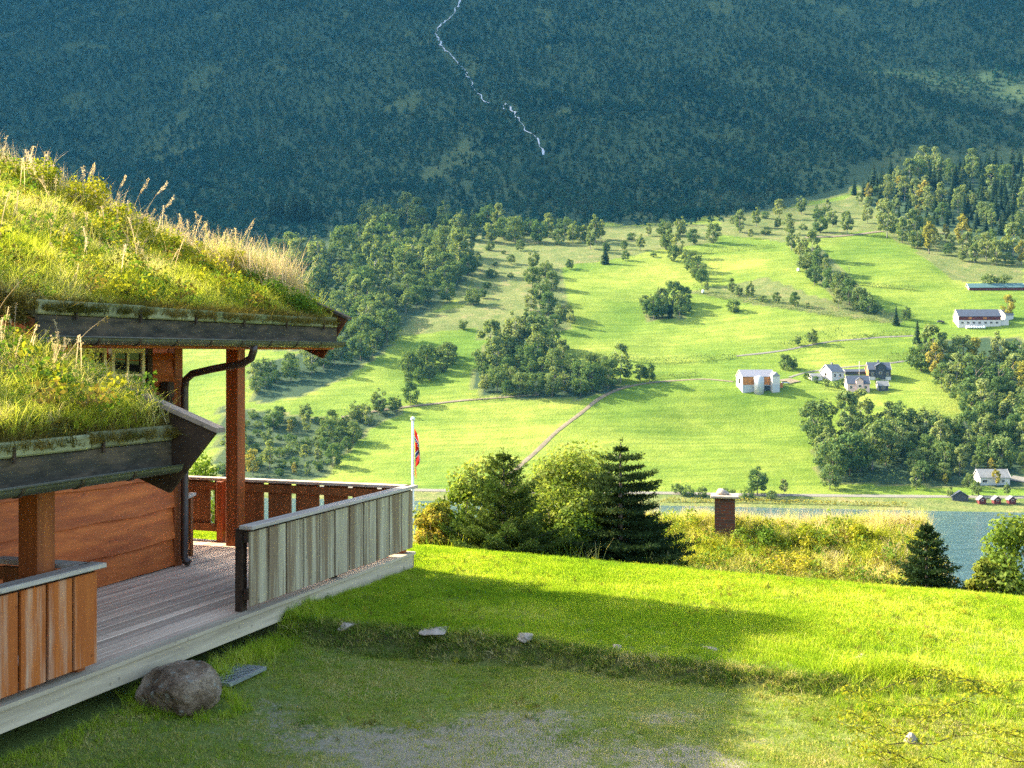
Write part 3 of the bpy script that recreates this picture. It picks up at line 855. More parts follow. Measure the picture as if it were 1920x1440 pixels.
# soffit strips
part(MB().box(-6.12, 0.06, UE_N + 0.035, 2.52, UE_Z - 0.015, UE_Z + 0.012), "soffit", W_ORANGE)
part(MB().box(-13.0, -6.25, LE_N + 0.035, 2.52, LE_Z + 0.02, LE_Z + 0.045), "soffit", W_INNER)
# barge boards at the far ends
def barge(n_tip, z_tip, n_cut, z_cut, slope, n_end, a0, a1, mat):
    return MB().prism([(n_tip, z_tip), (n_end, z_tip + slope * (n_end - n_tip)), (n_end, z_cut + slope * (n_end - n_cut)), (n_cut, z_cut)], a0, a1, 0)
b_ = part(barge(1.14, 3.40, 1.55, 2.82, UE_S, 8.2, 0.085, 0.13, W_DARK), "barge_board", W_BARGE)
MB().prism([(1.10, 3.40), (1.10, 3.44), (8.2, 3.44 + UE_S * 7.1), (8.2, 3.40 + UE_S * 7.1)], 0.04, 0.18, 0).build("barge_cap", W_FASC, b_, CO)
b_ = part(MB().prism([(15.3, 3.40), (8.2, 3.40 + UE_S * 7.1), (8.2, 2.82 + UE_S * 6.65), (14.9, 2.82)], 0.085, 0.13, 0), "barge_board", W_INNER)
b_ = part(barge(-0.84, 2.15, -0.32, 1.56, LE_S, 2.52, -6.215, -6.17, W_DARK), "barge_board", W_DARK)
MB().prism([(-0.88, 2.145), (-0.88, 2.19), (2.52, 2.19 + LE_S * 3.4), (2.52, 2.145 + LE_S * 3.4)], -6.26, -6.12, 0).build("barge_cap", W_CAPD, b_, CO)
# ridge beam, eave beams, posts
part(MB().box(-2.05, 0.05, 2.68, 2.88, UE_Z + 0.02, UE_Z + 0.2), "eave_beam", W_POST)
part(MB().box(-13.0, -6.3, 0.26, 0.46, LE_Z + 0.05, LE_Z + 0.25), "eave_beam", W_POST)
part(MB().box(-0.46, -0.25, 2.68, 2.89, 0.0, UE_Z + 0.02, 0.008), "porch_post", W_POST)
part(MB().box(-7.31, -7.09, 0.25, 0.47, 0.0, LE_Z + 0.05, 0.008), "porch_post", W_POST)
# downpipe from the gutter across to the corner
pa = -2.33
pipe = [(pa, UE_N - 0.085, 3.02), (pa, UE_N - 0.085, 2.93), (pa + .01, UE_N - 0.04, 2.83), (pa + .03, UE_N + 0.1, 2.76), (pa + 0.12, 1.9, 2.69), (pa + 0.2, 2.30, 2.62), (pa + 0.22, 2.42, 2.54), (pa + 0.22, 2.44, 2.42), (pa + 0.22, 2.44, 0.12), (pa + 0.22, 2.42, 0.07), (pa + 0.23, 2.37, 0.04)]
part(MB().tube(pipe, 0.052, 10), "downpipe", M_PIPE)

# ------------------------------------------------------------------ the deck
deck = thing("deck", "worn plank deck along the cabin with a pale rim board", "deck", at_local(-4, 1.2), RZ)
DO = (-4, 1.2, 0)
mb = MB(); n = 0.13; r = np.random.default_rng(5)
while n < 2.58:
    j = r.uniform(-.002, .002)
    cuts = sorted(r.uniform(-12, -0.3, 2)); e = [-13] + list(cuts) + [-0.02]
    for q in range(3): mb.box(e[q] + 0.003, e[q + 1] - 0.003, n, n + 0.108, -0.035, j, 0.004)
    n += 0.116
while n < 6.4:
    mb.box(-2.02, -0.02, n, n + 0.108, -0.035, r.uniform(-.002, .002), 0.004); n += 0.116
mb.build("floor_planks", W_DECK, deck, DO)
mb = MB().box(-13, 0.02, 0.0, 0.045, -0.225, -0.036).box(-13, 0.03, -0.025, 0.122, -0.034, 0.004)
mb.build("rim_board", W_RIM, deck, DO)
MB().box(-0.02, 0.02, 0.0, 6.4, -0.225, -0.036).build("end_board", W_RIM, deck, DO)
for a_ in (-12, -9.5, -7, -4.6, -2.3, -0.3):
    j_ = MB().box(a_ - .05, a_ + .05, 0.05, 2.6, -0.2, -0.037).build("joist", W_DARK, deck, DO)
    for n_ in (0.5, 2.2): MB().box(a_ - .07, a_ + .07, n_ - .07, n_ + .07, -1.1, -0.201).build("pier", W_DARK, j_, DO)

def railing(name, label, a0, a1, n0, n1, mats, boards, label_cap=None, inner=False, endpost=True, gap=0.028, foot=0.06, board_top=0.90, backed=False):
    """boards between two rails under a cap; runs along a (n fixed) or along n (a fixed)"""
    alongA = a0 != a1
    rt = thing(name, label, "railing", at_local((a0 + a1) / 2, (n0 + n1) / 2), RZ, "railings round the deck")
    O = ((a0 + a1) / 2, (n0 + n1) / 2, 0)
    def bx(m, s0, s1, t0, t1, z0, z1, bev=0.0):
        if alongA: m.box(s0, s1, n0 + t0, n0 + t1, z0, z1, bev)
        else: m.box(a0 - t1, a0 - t0, s0, s1, z0, z1, bev)
    lo, hi = (a0, a1) if alongA else (n0, n1)
    m = MB(); bx(m, lo - 0.04, hi + 0.05, -0.055, 0.115, 0.93, 0.975, 0.006); m.build("cap", mats[1], rt, O)
    m = MB()
    bx(m, lo, hi, 0.036, 0.08, 0.78, 0.90); m.build("rail", mats[2], rt, O)
    m = MB(); bx(m, lo, hi, 0.036, 0.08, 0.14, 0.26); m.build("rail", mats[2], rt, O)
    w = (hi - lo) / boards; r = np.random.default_rng(boards * 7)
    for k in range(boards):
        m = MB(); bx(m, lo + k * w + gap / 2, lo + (k + 1) * w - gap / 2, 0.0, 0.032, foot + r.uniform(0, .012), board_top, 0.004)
        m.build("board", mats[0], rt, O)
    if backed:
        for k in range(1, boards):
            m = MB(); bx(m, lo + k * w - 0.055, lo + k * w + 0.055, 0.0815, 0.10, 0.10, 0.90); m.build("backing_board", mats[2], rt, O)
    for s_ in ([lo + 0.06, (lo + hi) / 2, hi - 0.10] if endpost else [(lo + hi) / 2]):
        m = MB(); bx(m, s_ - 0.05, s_ + 0.05, 0.104 if backed else 0.084, 0.20, 0.0, 0.929, 0.005); m.build("post", mats[3], rt, O)
    return rt
railing("deck_railing", "weathered grey board railing facing the lawn", -4.32, -0.0, 0.0, 0.0, (W_GREY, W_GREYX, W_DARK, W_DARK), 11, gap=0.042, backed=True)
railing("deck_railing", "orange board railing with peeling boards beside the boulder", -10.4, -6.82, 0.0, 0.0, (W_WORN, W_GREYX, W_DARK, W_POST), 11, gap=0.036, backed=True)
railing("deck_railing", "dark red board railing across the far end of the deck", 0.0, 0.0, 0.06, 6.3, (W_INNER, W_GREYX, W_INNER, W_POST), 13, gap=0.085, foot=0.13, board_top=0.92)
railing("deck_railing", "short return railing behind the porch post", -6.86, -6.86, 0.12, 1.05, (W_INNER, W_GREYX, W_INNER, W_POST), 3, endpost=False)

bench = thing("wooden_bench", "wooden bench with a pale armrest just past the downpipe", "bench", at_local(-1.6, 3.5), RZ)
BO = (-1.6, 3.5, 0)
MB().box(-1.95, -1.36, 2.86, 4.3, 0.40, 0.44, 0.006).build("seat", W_INNER, bench, BO)
MB().box(-2.0, -1.95, 2.86, 4.3, 0.46, 0.95, 0.006).build("backrest", W_INNER, bench, BO)
for n_ in (2.83, 4.27):
    MB().prism([(-2.0, 0.80), (-1.32, 0.90), (-1.32, 0.86), (-2.0, 0.76)], n_ - 0.02, n_ + 0.08, 1).build("armrest", W_GREYX, bench, BO)
    for a_ in (-1.98, -1.42): MB().box(a_, a_ + 0.06, n_, n_ + 0.06, 0.0, 0.78 if a_ < -1.9 else 0.86).build("leg", W_INNER, bench, BO)
    MB().box(-1.92, -1.42, n_ + 0.01, n_ + 0.05, 0.10, 0.18).build("stretcher", W_ORANGE, bench, BO)

# ------------------------------------------------------------------ grass and turf
def blade_tuft(name, nb, h, w, spread, lean, mat, r, seg=3):
    vs, fs = [], []
    for b in range(nb):
        a = r.uniform(0, 6.283); rad = spread * math.sqrt(r.random()); bx, by = rad * math.cos(a), rad * math.sin(a)
        hh = h * r.uniform(0.55, 1.2); d = r.uniform(0, 6.283); ln = lean * r.uniform(0.2, 1.3) * hh
        fa = r.uniform(0, 3.1416); cx, sx = math.cos(fa) * w / 2, math.sin(fa) * w / 2
        base = len(vs)
        for k in range(seg + 1):
            t = k / seg; ww = (1 - t ** 1.6) * 0.95 + 0.05
            px = bx + math.cos(d) * ln * t * t; py = by + math.sin(d) * ln * t * t; pz = hh * (t - 0.25 * lean * t * t)
            vs += [(px - cx * ww, py - sx * ww, pz), (px + cx * ww, py + sx * ww, pz)]
        for k in range(seg): fs.append((base + 2 * k, base + 2 * k + 1, base + 2 * k + 3, base + 2 * k + 2))
    return np_mesh(name, vs, fs, mat)

m_lawn = leaf_mat("lawn_grass", [(0.0, (0.11, 0.215, 0.016)), (0.4, (0.235, 0.345, 0.022)), (0.75, (0.37, 0.445, 0.036)), (1.0, (0.54, 0.51, 0.15))], 0.45, (1.2, 1.2, 0.5), pos_scale=0.5)
m_dry = leaf_mat("dry_grass", [(0.0, (0.13, 0.20, 0.025)), (0.45, (0.27, 0.32, 0.06)), (0.75, (0.44, 0.39, 0.11)), (1.0, (0.55, 0.47, 0.24))], 0.4, (1.15, 1.1, 0.7), pos_scale=0.9)
m_turf = leaf_mat("roof_grass", [(0.0, (0.17, 0.23, 0.012)), (0.35, (0.36, 0.42, 0.03)), (0.65, (0.47, 0.49, 0.09)), (0.85, (0.56, 0.50, 0.20)), (1.0, (0.66, 0.57, 0.34))], 0.48, (1.15, 1.08, 0.6), pos_scale=0.6)
m_straw = leaf_mat("straw_grass", [(0.0, (0.38, 0.31, 0.14)), (0.5, (0.55, 0.44, 0.24)), (1.0, (0.66, 0.56, 0.38))], 0.4, (1.1, 1.0, 0.8))
m_moss = leaf_mat("moss_fringe", [(0.0, (0.04, 0.055, 0.012)), (0.5, (0.12, 0.10, 0.025)), (0.8, (0.20, 0.15, 0.04)), (1.0, (0.26, 0.20, 0.08))], 0.35, pos_scale=1.5)
m_weed = leaf_mat("weed_leaves", [(0.0, (0.05, 0.11, 0.016)), (0.5, (0.10, 0.17, 0.025)), (1.0, (0.19, 0.24, 0.045))], 0.4, pos_scale=0.8)
m_bushy = leaf_mat("yellow_green_leaves", [(0.0, (0.09, 0.15, 0.014)), (0.4, (0.22, 0.25, 0.02)), (0.75, (0.33, 0.32, 0.035)), (1.0, (0.42, 0.34, 0.06))], 0.42, (1.2, 1.1, 0.5))

rg = np.random.default_rng(91)
lawn_src = src("lawn_source", [blade_tuft("lawn_tuft", 16, 0.060, 0.0065, 0.075, 0.5, m_lawn, rg) for _ in range(6)])
dry_src = src("dry_source", [blade_tuft("dry_tuft", 12, 0.035, 0.006, 0.07, 0.9, m_dry, rg) for _ in range(4)])
long_src = src("long_source", [blade_tuft("long_tuft", 14, 0.22, 0.008, 0.07, 0.6, m_lawn, rg, 4) for _ in range(4)])
bank_src = src("bank_source", [blade_tuft("bank_tuft", 14, 0.085, 0.007, 0.08, 1.0, m_dry if k % 2 else m_weed, rg, 3) for k in range(4)])

def ground_pts(n, x0, x1, y0, y1):
    """even over the ground, thinned outside the view"""
    x = rg.uniform(x0, x1, n); y = rg.uniform(y0, y1, n)
    u = CX + F * x / y
    a, nn = w2loc(x, y)
    k = (u > -300) & (u < 2500) & ~((nn > 0.0) & (a < 0.1))
    return x[k], y[k]
x, y = ground_pts(290000, -6.5, 15.5, 9.2, 23.5)
t = bank_t(x, y); g = gravel_f(x, y); dens = np.where(t > 0.97, 0.62, np.where(t > 0.03, 0.12, 0.20 * np.clip(1.1 - 1.6 * g, 0, 1)))
dens = dens * (0.65 + 0.7 * vnoise(x * 1.3, y * 1.3, 8)); dens = np.where((x > 2.6 + 0.4 * vnoise(y * 3, y * 0, 3)) & (t < 0.97), np.maximum(dens, 0.5), dens)
k = rg.random(len(x)) < dens * np.clip(1.25 - (y - 10) * 0.03, 0.6, 1)
x, y = x[k], y[k]
sc_ = rg.uniform(0.5, 1.25, len(x)) * np.where(bank_t(x, y) > 0.9, 1.0, 0.62) * (1 + 0.5 * fbm(x * 0.8, y * 0.8, 12))
scatter("lawn_grass", np.column_stack([x, y, zg(x, y) - 0.004]), lawn_src, sc_, 0.2)
x, y = ground_pts(60000, -6.5, 7, 9.2, 14.5)
t = bank_t(x, y); g = gravel_f(x, y)
k = (t < 0.05) & (rg.random(len(x)) < (0.8 - 0.5 * g) * (0.4 + 0.9 * vnoise(x * 1.6, y * 1.6, 4)))
scatter("dry_lawn_grass", np.column_stack([x[k], y[k], zg(x[k], y[k]) - 0.003]), dry_src, rg.uniform(0.6, 1.3, k.sum()), 0.25)
x, y = ground_pts(60000, -3.5, 6, 11.8, 15)
t = bank_t(x, y); k = (t > 0.02) & (t < 0.98) & (rg.random(len(x)) < 0.75)
scatter("bank_grass", np.column_stack([x[k], y[k], zg(x[k], y[k]) - 0.01]), bank_src, rg.uniform(0.5, 1.25, k.sum()), 0.35)
# longer grass: along the deck, the boulder, the crest, the lit corner
lx, ly, ls = [], [], []
for _ in range(900):
    a = rg.uniform(-5.6, 0.1); n_ = -abs(rg.normal()) * 0.16 - 0.03; q = loc2w(a, n_); lx.append(q[0]); ly.append(q[1]); ls.append(rg.uniform(0.35, 0.95) * (0.6 if a > -3 else 1.0))
for _ in range(260):
    a = rg.uniform(-9.5, -5.4); n_ = -abs(rg.normal()) * 0.25 - 0.02; q = loc2w(a, n_); lx.append(q[0]); ly.append(q[1]); ls.append(rg.uniform(0.25, 0.6))
for _ in range(150):
    b = rg.uniform(0, 6.28); lx.append(-3.13 + 0.5 * math.cos(b) + rg.normal() * .06); ly.append(11.25 + 0.42 * math.sin(b) + rg.normal() * .06); ls.append(rg.uniform(0.3, 0.8))
for _ in range(700):
    lx.append(rg.uniform(3.2, 5.6)); ly.append(rg.uniform(9.6, 12.6)); ls.append(rg.uniform(0.25, 0.8) * (0.5 + vnoise(np.array(lx[-1] * 2), np.array(ly[-1] * 2), 3)))
for _ in range(260):
    lx.append(3.95 + rg.normal() * .25); ly.append(12.35 + rg.normal() * .15); ls.append(rg.uniform(0.6, 1.4))
lx, ly = np.array(lx), np.array(ly)
scatter("long_grass", np.column_stack([lx, ly, zg(lx, ly) - 0.01]), long_src, ls, 0.25)
# rough growth on the bank that falls away behind the crest
slope_src = src("slope_source", [blade_tuft("slope_tuft", 18, 0.45, 0.014, 0.2, 0.5, m_turf if k % 3 else m_weed, rg, 3) for k in range(5)])
x = rg.uniform(-14, 26, 9000); y = rg.uniform(20.5, 46, 9000); yc = 19.55 - 0.25 * np.clip(x, -25, 25)
k = y > yc + 1.3
scatter("slope_grass", np.column_stack([x[k], y[k], zg(x[k], y[k]) - 0.02]), slope_src, rg.uniform(0.6, 1.3, k.sum()), 0.25)

# roofs: long turf, mossy fringe
turf_src = src("turf_source", [blade_tuft("turf_tuft", 26, 0.26, 0.0075, 0.10, 0.75, m_turf, rg, 4) for _ in range(6)])
tall_src = src("tall_source", [blade_tuft("tall_tuft", 12, 0.55, 0.007, 0.10, 0.45, m_straw if k % 2 else m_turf, rg, 4) for k in range(4)])
moss_src = src("moss_source", [blade_tuft("moss_tuft", 16, 0.13, 0.008, 0.06, 1.2, m_moss, rg, 3) for _ in range(4)])
def roof_z(n, n0, sod, slope): return sod - 0.03 + slope * (n - n0 - 0.06) + (0.0 if n0 > 0 else 0.13 * sstep(0.0, 0.2, n - n0))
def stalk_mesh(name, r, h=0.75):
    V, Fq = [], []; b = 0
    for _ in range(2):
        lx_, ly_ = r.uniform(-.28, .28, 2); ox, oy = r.normal(size=2) * .04; hh = h * r.uniform(.7, 1.15)
        for k in range(5):
            t0, t1 = k / 5, (k + 1) / 5; w_ = 0.0035
            for (tt) in (t0, t1):
                px, py, pz = ox + lx_ * tt * tt * hh, oy + ly_ * tt * tt * hh, hh * tt
                V += [(px - w_, py - w_, pz), (px + w_, py + w_, pz)]
            Fq.append((b, b + 1, b + 3, b + 2)); b += 4
        n = 34; t = 1 - 0.24 * r.random(n); rad = 0.028 * r.uniform(.2, 1.2, n)
        an = r.uniform(0, 6.28, n)
        C = np.column_stack([ox + lx_ * t * t * hh + np.cos(an) * rad, oy + ly_ * t * t * hh + np.sin(an) * rad, hh * t])
        v, f = leaf_quads(C, r.normal(size=(n, 3)), r.uniform(.018, .04, n), .32, r)
        V += [tuple(q) for q in v]; Fq += [tuple(int(i) + b for i in q) for q in f]; b += 4 * n
    return np_mesh(name, V, Fq, m_straw)
stalk_src = src("stalk_source", [stalk_mesh("dry_stalk", rg) for _ in range(5)])
weed_src = src("weed_source", [crown_mesh("weed", 0.28, 0.34, 6, 70, 0.045, (m_bushy, m_weed, m_weed, m_moss)[k], rg, 0.5, 0.5, 0.0, 0.2, 0.22) for k in range(4)])
def roof_scatter(a0, a1, n0, n1, sod, slope, turf, num, seed):
    r = np.random.default_rng(seed)
    a = r.uniform(a0, a1, num); n = n0 + 0.05 + (n1 - n0 - 0.1) * r.random(num)
    x, y = loc2w(a, n)
    s = r.uniform(0.6, 1.15, num) * (1 + 1.3 * fbm(x * 0.9, y * 0.9, seed)) * ((0.45 + 0.55 * sstep(0.0, 0.6, n - n0)) if n0 > 0 else 0.88)
    p = np.column_stack([a - CO[0], n - CO[1], roof_z(n, n0, sod, slope)])
    o = scatter("turf_grass", p, turf_src, s, 0.45, parent=turf)
    wn_ = num // 14; a = r.uniform(a0, a1, wn_); n = n0 + 0.1 + (n1 - n0 - 0.2) * r.random(wn_); kk = vnoise(a * 1.1, n * 1.1, seed) > 0.38
    scatter("roof_weeds", np.column_stack([a - CO[0], n - CO[1], roof_z(n, n0, sod, slope)])[kk], weed_src, r.uniform(0.5, 1.3, kk.sum()), 0.3, parent=turf)
    wn_ = num // 60; a = np.where(r.random(wn_) < 0.6, r.uniform(a1 - 1.0, a1, wn_), r.uniform(a0, a1, wn_)); n = n0 + 0.3 + (n1 - n0 - 0.5) * r.random(wn_)
    scatter("dry_stalks", np.column_stack([a - CO[0], n - CO[1], roof_z(n, n0, sod, slope)]), stalk_src, r.uniform(0.45, 0.95, wn_) * (1.0 if n0 > 0 else 0.75), 0.25, parent=turf)
    f = int(1000 * (a1 - a0) / 6)
    a = r.uniform(a0, a1, f); n = n0 + r.uniform(-0.05, 0.16, f)
    scatter("moss_fringe", np.column_stack([a - CO[0], n - CO[1], roof_z(n, n0, sod, slope) - 0.01]), moss_src, r.uniform(0.6, 1.25, f), 0.7, parent=turf, lean=(0, 0))
roof_scatter(-6.2, 0.10, UE_N, 8.2, sodU, UE_S, roofU, 9000, 71)
roof_scatter(-12.5, -6.12, LE_N, 4.3, sodL, LE_S, roofL, 8200, 72)
r = np.random.default_rng(73)
n_ = np.where(r.random(620) < 0.45, r.uniform(1.9, 3.3, 620), r.uniform(2.1, 8.0, 620)); a_ = np.where((r.random(620) < 0.6) | (n_ < 3.2), r.uniform(-0.7, 0.08, 620), r.uniform(-5, 0, 620))
scatter("tall_grass", np.column_stack([a_ - CO[0], n_ - CO[1], roof_z(n_, UE_N, sodU, UE_S)]), tall_src, r.uniform(0.5, 1.1, 620) * np.where((n_ > 2.0) & (n_ < 3.2), 1.25, 0.9), 0.25, parent=roofU)
n_ = r.uniform(0.4, 3.4, 90); a_ = r.uniform(-9.5, -6.3, 90)
scatter("tall_grass", np.column_stack([a_ - CO[0], n_ - CO[1], roof_z(n_, LE_N, sodL, LE_S)]), tall_src, r.uniform(0.25, 0.65, 90), 0.3, parent=roofL)

straw_src = src("straw_source", [blade_tuft("straw_tuft", 12, 0.62, 0.006, 0.09, 0.4, m_straw, rg, 4) for k in range(3)])
n_ = np.where(r.random(150) < 0.6, r.uniform(1.75, 3.1, 150), r.uniform(2.5, 8.0, 150)); a_ = r.uniform(-0.55, 0.09, 150)
scatter("straw_grass", np.column_stack([a_ - CO[0], n_ - CO[1], roof_z(n_, UE_N, sodU, UE_S)]), straw_src, r.uniform(0.6, 1.35, 150) * np.where((n_ > 1.9) & (n_ < 2.75), 1.2, 0.85), 0.2, parent=roofU)
n_ = r.uniform(-0.1, 2.4, 60); a_ = r.uniform(-10.5, -6.3, 60)
scatter("straw_grass", np.column_stack([a_ - CO[0], n_ - CO[1], roof_z(n_, LE_N, sodL, LE_S)]), straw_src, r.uniform(0.25, 0.6, 60), 0.35, parent=roofL)

x, y = ground_pts(9000, -3.5, 13, 10.5, 21)
k = rg.random(len(x)) < 0.35 * (vnoise(x * 0.9, y * 0.9, 15) > 0.5)
scatter("lawn_weeds", np.column_stack([x[k], y[k], zg(x[k], y[k]) - 0.01]), weed_src, rg.uniform(0.14, 0.38, k.sum()), 0.3)
# plants on the roofs that stand out one by one
def at_px_roof(u, n0, sod, slope, a):
    """point on the roof plane in the vertical section a whose picture column is u"""
    n = np.linspace(n0, 9, 400); x, y = loc2w(np.full(400, a), n)
    i = int(np.argmin(np.abs(CX + F * x / y - u))); return float(n[i])
def plume(name, label, base, h, leanx, leany, seedn, group, plume_len=0.22, mat=None, dense=70):
    r = np.random.default_rng(seedn)
    o = thing(name, label, "grass stalk", base, 0, group)
    path = [(leanx * t * t * h, leany * t * t * h, h * t) for t in np.linspace(0, 1, 6)]
    MB().tube(path, [0.0045, 0.004, 0.0036, 0.003, 0.002, 0.001], 5).build("stem", m_straw, o)
    C, Nn = [], []
    for _ in range(dense):
        t = 1 - plume_len * r.random() ** 0.9
        rad = 0.045 * math.sin(min(1, (1 - t) / plume_len + 0.12) * 2.6) * r.uniform(0.2, 1.2)
        b = r.uniform(-1.2, 1.2)
        C.append((leanx * t * t * h + math.cos(b) * rad, leany * t * t * h + math.sin(b) * rad, h * t + r.normal() * 0.012)); Nn.append(r.normal(size=3))
    v, f = leaf_quads(np.array(C), np.array(Nn), r.uniform(0.018, 0.04, len(C)), 0.3, r)
    link("seed_head", np_mesh("seed_head", v, f, mat or m_straw), o)
    return o
def leafy(name, label, base, h, w, nclump, nleaf, size, mat, seedn, cat="bush", group=None, stems=6, zc=0.5, zr=0.5, csize=0.2):
    r = np.random.default_rng(seedn)
    o = thing(name, label, cat, base, 0, group)
    link("leaves", crown_mesh("leaves", h, w, nclump, nleaf, size, mat, r, zc, zr, 0.0, 0.25, csize), o)
    mb = MB()
    for _ in range(stems):
        b = r.uniform(0, 6.28); e = r.uniform(0.1, 0.42) * w
        mb.tube([(0, 0, -0.05), (math.cos(b) * e * .4, math.sin(b) * e * .4, h * .45), (math.cos(b) * e, math.sin(b) * e, h * r.uniform(.6, .85))], [0.007 * max(1, h), 0.005 * max(1, h), 0.003], 5)
    mb.build("stems", bark, o)
    return o
def roofpt(a, n, upper=True):
    x, y = loc2w(a, n)
    return (x, y, DECK + float(roof_z(n, UE_N, sodU, UE_S) if upper else roof_z(n, LE_N, sodL, LE_S)))
stalks = [(155, .78, .22, "lone pale stalk at the top of the upper sod roof beside the yellow bush"), (208, .85, .25, "first feathery stalk right of the yellow roof bush"),
          (240, .95, .3, "tall feathery stalk second from the yellow roof bush"), (262, .9, .45, "strongly leaning stalk in the middle of the feathery row"),
          (285, .8, .4, "low bent stalk with a drooping seed head on the roof row"), (318, .62, .25, "short stalk between the feathery row and the tall single stalk"),
          (362, .66, .3, "thin pale stalk just before the tall single roof stalk"), (392, .6, .35, "short stalk leaning at the foot of the tall single stalk"),
          (432, 1.0, .33, "tallest single stalk with a drooping seed head above the roof edge")]
for i, (u, h, ln, lb) in enumerate(stalks):
    n = at_px_roof(u, UE_N, sodU, UE_S, -0.5 - 0.25 * (i % 3))
    plume("grass_stalk", lb, roofpt(-0.5 - 0.25 * (i % 3), n), h, ln, 0.05, 500 + i, "feathery stalks on the sod roofs")
for i, (a, n, h, ln, lb) in enumerate([(-6.6, 1.5, .8, .55, "long brown stalk leaning across the cabin window"), (-6.7, 2.2, .75, .5, "brown stalk beside the left window frame"), (-6.5, 0.7, .6, .7, "reddish stalk leaning towards the downpipe"), (-7.2, 2.1, .8, .4, "stalk rising before the dark fascia board")]):
    plume("grass_stalk", lb, roofpt(a, n, False), h, ln, 0.1, 540 + i, "feathery stalks on the sod roofs", 0.12, m_moss, 26)
for i, (u, a, h, w, nl, mat, lb) in enumerate([
        (60, -0.9, .50, .95, 1500, m_bushy, "yellow-green bush at the top of the upper sod roof"),
        (150, -0.8, .52, .85, 1600, m_bushy, "yellowing bush below the top of the upper sod roof"),
        (230, -1.1, .40, .95, 1300, m_bushy, "low yellow bush behind the feathery stalks on the roof"),
        (330, -0.9, .38, .9, 1400, m_bushy, "yellow bush in the middle of the upper roof edge"),
        (415, -0.9, .46, 1.0, 1800, m_bushy, "dense yellow bush beside the tallest roof stalk"),
        (490, -0.75, .34, .9, 1700, m_weed, "dark green bush near the low end of the upper roof"),
        (560, -0.6, .24, .6, 900, m_weed, "small green bush at the corner above the gutter")]):
    n = at_px_roof(u, UE_N, sodU, UE_S, a)
    leafy("roof_bush", lb, roofpt(a, n), h, w, 14, nl, 0.05, mat, 600 + i, "bush", "bushes growing on the sod roofs")
f = int(90); b = None
rn = np.random.default_rng(79); nn_ = rn.uniform(1.4, 8.0, 420)
scatter("moss_fringe", np.column_stack([rn.uniform(-6.24, -6.1, 420) - CO[0], nn_ - CO[1], roof_z(nn_, UE_N, sodU, UE_S) - 0.02 - rn.uniform(0, .25, 420)]), moss_src, rn.uniform(0.9, 1.9, 420), 1.1, parent=roofU)
for i, (a, n, h, w, mat, lb) in enumerate([(-6.75, 1.9, .34, .7, m_bushy, "bright yellow-green bush where the lower turf meets the upper fascia"), (-7.1, 2.9, .4, .9, m_weed, "dark green bush between the two sod roofs"), (-8.2, 1.9, .3, .9, m_weed, "dark leafy bush on the lower sod roof below the fascia"), (-7.4, 1.2, .22, .6, m_bushy, "yellowish bush in the middle of the lower sod roof"), (-8.9, 2.3, .34, .7, m_bushy, "bright bush at the upper edge of the lower sod roof")]):
    leafy("roof_bush", lb, roofpt(a, n, False), h, w, 10, 900, 0.045, mat, 620 + i, "bush", "bushes growing on the sod roofs")

# ------------------------------------------------------------------ boulder, stones, grate
def hit_ground(u, v):
    ys_ = np.arange(8.5, 24, 0.02); xs_ = (u - CX) / F * ys_
    i = int(np.argmax(zg(xs_, ys_) > (HV - v) / F * ys_)); return float(xs_[i]), float(ys_[i])
def stone(name, label, x, y, w, d, h, mat, seedn, sink=0.3, rz=0.0, cat="rock", group=None):
    bm = bmesh.new(); bmesh.ops.create_icosphere(bm, subdivisions=5, radius=1.0)
    r = np.random.default_rng(seedn); o3 = r.uniform(0, 50, 3)
    planes = [(Vector(r.normal(size=3)).normalized(), r.uniform(0.50, 0.85)) for _ in range(9)]
    for v in bm.verts:
        p = v.co.copy()
        for nn, dd in planes:
            e = p.dot(nn) - dd
            if e > 0: p -= nn * e * 0.985
        q = 1 + 0.22 * float(fbm(np.array(p.x * 1.5 + o3[0] + p.z), np.array(p.y * 1.5 + o3[1] - p.z), seedn)) + 0.16 * float(fbm(np.array(p.x * 7 + o3[2] + p.z * 3), np.array(p.y * 7 - p.z * 4), seedn + 1))
        p *= q
        v.co = (p.x * w / 2, p.y * d / 2, p.z * h / 2)
    me = bpy.data.meshes.new(name); bm.to_mesh(me); bm.free(); me.materials.append(mat)
    me.polygons.foreach_set("use_smooth", [True] * len(me.polygons))
    o = link(name, me); o.location = (x, y, float(zg(x, y)) + h * (0.5 - sink)); o.rotation_euler = (0, 0, rz)
    return tag(o, label, cat, group)
M_ROCK, nt, out = new_mat("lichen_granite")
v = coords(nt, 'Object'); ra = noise(nt, v, 3.0, 6, 0.7); rb = noise(nt, v, 40, 4, 0.7)
c = ramp(nt, ra, [(0.36, (0.09, 0.06, 0.032)), (0.50, (0.23, 0.165, 0.10)), (0.66, (0.42, 0.33, 0.225))])
c = mix(nt, 1.0, c, ramp(nt, rb, [(0.3, (0.6, 0.6, 0.6)), (0.7, (1.35, 1.3, 1.3))]), 'MULTIPLY')
vl = nt.nodes.new("ShaderNodeTexVoronoi"); vl.inputs['Scale'].default_value = 9.0; nt.links.new(v, vl.inputs['Vector'])
c = mix(nt, ramp(nt, vl.outputs['Distance'], [(0.16, (0.75, 0.75, 0.75)), (0.30, (0, 0, 0))]), c, (0.34, 0.33, 0.26))
ba = nt.nodes.new("ShaderNodeMath"); ba.operation = 'ADD'; nt.links.new(ra, ba.inputs[0]); nt.links.new(rb, ba.inputs[1])
principled(nt, out, c, 0.9, ba.outputs[0], 1.0, 0.05, 0.2)
stone("boulder", "brown granite boulder beside the orange railing", -3.18, 11.12, 0.82, 0.70, 0.62, M_ROCK, 3, 0.22, 0.4, "boulder")
M_PALE = plain("pale_stone", (0.30, 0.255, 0.20), 0.9, 0.35, 6, bump=0.4)
